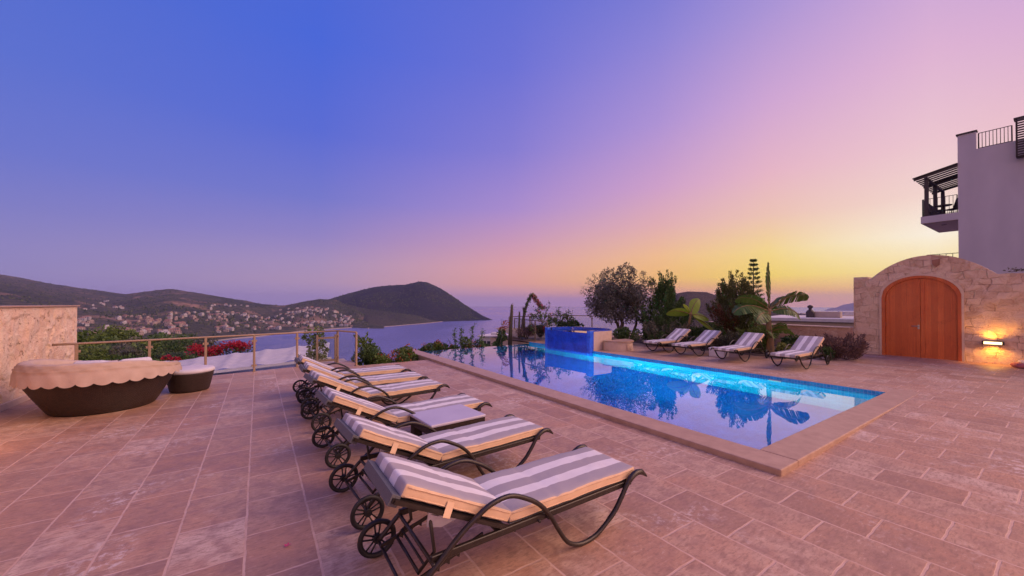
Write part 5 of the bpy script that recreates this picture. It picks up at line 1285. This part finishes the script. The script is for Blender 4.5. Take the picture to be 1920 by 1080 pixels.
for (x0, z0, x1, z1) in ((1022, 1.1, 1030, 1.9), (1040, 1.0, 1075, 1.25), (1050, 1.15, 1068, 1.45)):
    a, b = Vector(B0(x0, z0)) - o0, Vector(B0(x1, z1)) - o0; m4 = MB(); limb(m4, a, b, .018, .008); m4.build('stem', 'bark', bv)
    for _ in range(50): m2.leaf(a + (b - a) * random.random() + unit() * .07, unit(), .08, .045, 0, random.random())
m.tube(base_, .014, 6); m.build('stem', 'bark', bv); m2.build('foliage', 'hedge_leaf', bv); m3.build('blossom', 'pink_flower', bv)
shrub('hedge_bush', 'dark leafy hedge bush behind the hot tub under the olive', 'shrub', B0(1065, 0.0, 19.0), (2.0, 1.3, .55), 3800, .11, .06, 'hedge_leaf', 16)
shrub('hedge_bush', 'dark tall bush at the far left corner of the pool with orange blossom', 'shrub', (9.35, 15.1, -.9), (.42, .42, .95), 2200, .085, .045, 'hedge_leaf', 12, extra=('orange_flower', 160, .07, 5, (.1, 0, 1.75)))
shrub('dry_bush', 'brown dry bush on the sandy bank behind the thin railing', 'shrub', B0(988, .15, 17.9), (.75, .6, .38), 2200, .12, .02, 'dry_leaf', 10)
shrub('dry_bush', 'green brown bush right of the dry bush behind the thin railing', 'shrub', B0(1012, .2, 18.3), (.6, .5, .35), 1700, .10, .03, 'grey_leaf', 9, extra=('red_flower', 60, .07, 3))
# flower strip beyond the infinity edge
for i, (x, y, zc, r, mat, fl, lab) in enumerate(((5.5, 14.75, -.62, .42, 'hedge_leaf', 'orange_flower', 'low flowering bush at the left end of the pool overflow edge'), (6.2, 14.9, -.62, .42, 'bright_leaf', 'orange_flower', 'second low bush from the left along the overflow edge with orange buds'),
        (6.95, 14.95, -.66, .42, 'hedge_leaf', 'red_flower', 'middle low bush along the overflow edge with reddish blossom'), (7.7, 15.0, -.62, .42, 'bright_leaf', 'orange_flower', 'low bright green bush along the overflow edge under the tall stems'),
        (8.4, 15.05, -.66, .42, 'hedge_leaf', 'red_flower', 'low bush next to the dark tall bush at the pool corner'))):
    shrub('flower_bush', lab, 'shrub', (x, y, zc), (.68, .45, r * 1.15), 2400, .075, .04, mat, 9, extra=(fl, 110, .06, 6))
for i, (x, D, h, lab) in enumerate(((853, 15.6, .95, 'leftmost of the tall thin stems beyond the overflow edge'), (866, 15.9, 1.0, 'second tall leafy stem from the left beyond the overflow edge'), (886, 16.1, 1.15, 'tallest leafy stem beyond the overflow edge'), (900, 16.3, .95, 'rightmost of the tall leafy stems beyond the overflow edge'), (942, 16.4, 1.55, 'tall bare stem left of the dark bush at the pool corner'))):
    t = thing('tall_stem', lab, 'plant', fd(x, D, -.35 + (-.1 if i == 4 else 0))); m = MB(); p = limb(m, (0, 0, 0), (random.uniform(-.1, .1), random.uniform(-.1, .1), h), .014, .006, .05); m.build('stem', 'bark', t)
    m = MB()
    for q in p[2:]:
        for _ in range(7 if i < 4 else 2): m.leaf(q + unit() * .05, unit() + Vector((0, 0, .3)), .12, .035, 0, random.random())
    for b_ in range(5 if i < 4 else 0):
        q = p[3 + b_ * 2] if 3 + b_ * 2 < len(p) else p[-1]; e1 = q + Vector((random.uniform(-.25, .25), random.uniform(-.25, .25), .25)); 
        for _ in range(14): m.leaf(q + (e1 - q) * random.random(), unit(), .10, .03, 0, random.random())
    m.build('foliage', 'hedge_leaf', t)
# hedges between the railing corner and the pool
for (x, y, zc, R_, mat, fl, lab) in (((2.95, 12.3, -.5, (.42, .5, .62), 'hedge_leaf', None, 'dark green bush just right of the railing corner')), (3.4, 12.1, -.52, (.5, .45, .48), 'bright_leaf', 'orange_flower', 'green bush with orange blossom between railing corner and pool'),
        (3.82, 12.0, -.58, (.36, .36, .44), 'hedge_leaf', 'orange_flower', 'reddish tipped bush against the end of the pool wall'), (4.25, 12.9, -.5, (.45, .5, .5), 'bright_leaf', 'orange_flower', 'bush half hidden behind the one against the pool wall'), (3.3, 13.2, -.6, (.6, .5, .62), 'hedge_leaf', None, 'dark bush behind the green bushes by the railing corner')):
    shrub('flower_bush', lab, 'shrub', (x, y, zc), R_, 1500, .075, .042, mat, 9, extra=(fl, 120, .06, 6) if fl else None)
def leafy_column(label, loc, r, h, n, mat='bright_leaf'):
    t = thing('corner_shrub', label, 'shrub', loc); m = MB()
    blobs(m, [((random.uniform(-.12, .12), random.uniform(-.12, .12), h * (k + .5) / 7), (r * (1.1 - .08 * k), r * (1.1 - .08 * k), h / 9)) for k in range(7)], n, .11, .055)
    for k in range(10): p = Vector((random.uniform(-r, r) * .6, random.uniform(-r, r) * .6, h * random.uniform(.7, .95))); plume(m, p, p + Vector((random.uniform(-.15, .15), random.uniform(-.15, .15), .3)), .06, 16, .10, .045)
    m.build('foliage', mat, t); m = MB(); limb(m, (0, 0, 0), (0, 0, h * .9), .03, .01, .05); m.build('stem', 'bark', t); return t
leafy_column('tall leafy green shrub behind the railing near its corner', (1.55, 14.0, -.9), .36, 1.75, 2000)
leafy_column('leafy green shrub right of the railing corner with stray upper sprigs', (2.85, 12.75, -1.1), .36, 1.75, 1800)
ag = thing('small_agave', 'small dark agave in a pot beside the white roof pillar', 'plant', (1.15, 13.2, -.06)); m = MB()
for k in range(22): a = k * 2.4; m.leaf((0, 0, .12), (cos(a), sin(a), random.uniform(.3, 1.2)), .30, .05, 0, random.random())
m.build('foliage', 'grey_leaf', ag); m = MB(); m.lathe([(0, 0), (.10, 0), (.13, .15), (.11, .15)], 16); m.build('pot', 'trim_stone', ag)
# greenery below the left railing
def dense(label, x, D, z, R_, mat, n=1600, extra=None, l=.13):
    p = fd(x, D, z); return shrub('garden_bush', label, 'shrub', p, R_, n, l, l * .5, mat, 10, False, extra=extra)
rr_ = [(168, 15.5, -1.5, (.7, .7, .85), 'bright_leaf', 'tall bright green bush right beside the left stone wall'), (215, 16, -1.7, (.9, .8, .75), 'hedge_leaf', 'dark bush right of the bright green one below the left railing'), (262, 16.5, -1.6, (.9, .8, .7), 'hedge_leaf', 'dark rounded bush behind the daybed'), (300, 15.5, -1.5, (.7, .7, .60), 'bright_leaf', 'olive green bush behind the middle of the daybed'),
       (345, 16.5, -1.7, (.8, .8, .72), 'hedge_leaf', 'dark bush behind the ottoman left of the red blossom'), (190, 24, -2.9, (1.6, 1.4, 1.3), 'bright_leaf', 'large bright bush farther back behind the left railing'), (250, 26, -3.2, (1.7, 1.5, 1.2), 'grey_leaf', 'large grey green bush farther back in the middle of the left garden'), (310, 25, -3.0, (1.6, 1.5, 1.2), 'hedge_leaf', 'large dark bush farther back behind the roses'), (365, 26, -3.2, (1.4, 1.4, 1.2), 'bright_leaf', 'large bush farther back left of the red bougainvillea')]
for (x, D, z, R_, mat, lab) in rr_: dense(lab, x, D, z, R_, mat, 2000 if D < 20 else 2600, None, .12 if D < 20 else .18)
dense('small rose bush with red blossom behind the daybed', 318, 14.6, -1.3, (.45, .45, .55), 'hedge_leaf', 900, ('red_flower', 220, .08, 6, (.1, 0, .72)))
bg = thing('bougainvillea', 'spreading bush of bright red bougainvillea above the white roof', 'shrub', fd(425, 19.5, -.6)); m = MB(); m2 = MB(); o0 = Vector(fd(425, 19.5, -.6))
for k in range(46):
    x = random.uniform(352, 472); z = -.28 - (470 - x) * .0040 + random.uniform(-.1, .12) + .12 * sin(x * .09); q = Vector(fd(x, random.uniform(19.2, 20.2), z)) - o0
    for _ in range(34): m2.leaf(q + unit() * .17, unit(), .10, .08, 0, random.random())
    for _ in range(22): m.leaf(q + unit() * .2 + Vector((0, 0, -.22)), unit(), .11, .06, 0, random.random())
m.build('foliage', 'hedge_leaf', bg); m2.build('blossom', 'red_flower', bg)
# garden trees lower down the slope on the left
tk = 0
for (x, D, yt, R_) in ((150, 62, 622, 4.), (185, 75, 620, 4.5), (230, 90, 628, 4.2), (270, 70, 636, 3.6), (320, 95, 630, 4.2), (360, 80, 640, 3.4), (205, 120, 612, 5), (300, 130, 622, 5), (385, 120, 634, 4), (250, 150, 616, 5.5), (345, 165, 622, 5.5)):
    zt_ = zof(yt, D); p = fd(x, D, zt_ - R_ * 1.7); t = thing('garden_tree', 'dark rounded tree on the low slope seen over the left railing', 'tree', p, 0, 'trees on the low slope below the left railing')
    m = MB(); blobs(m, rblobs(10, (0, 0, R_), (R_ * .7, R_ * .7, R_ * .55), R_ * .3, R_ * .5), 1100, R_ * .16, R_ * .09, 0, .2, .6); m.build('crown', ('bright_leaf', 'hedge_leaf', 'grey_leaf')[tk % 3], t)
    m = MB(); limb(m, (0, 0, -3), (0, 0, R_), R_ * .07, R_ * .03); m.build('trunk', 'bark', t); tk += 1

# ------------------------------------------------------------------ air
hz = MB(); hz.box((-12500, -12500, -95), (12500, 12500, 240))
hm = bpy.data.materials.new('air'); hm.use_nodes = True; ht = hm.node_tree; ht.nodes.clear()
pv = ht.nodes.new('ShaderNodeVolumePrincipled'); pv.inputs['Color'].default_value = (.50, .54, 1.0, 1); pv.inputs['Density'].default_value = .00007; pv.inputs['Anisotropy'].default_value = .0
ho = ht.nodes.new('ShaderNodeOutputMaterial'); ht.links.new(pv.outputs[0], ho.inputs['Volume']); MATS['air'] = hm
tag(hz.build('haze', 'air'), kind='stuff')
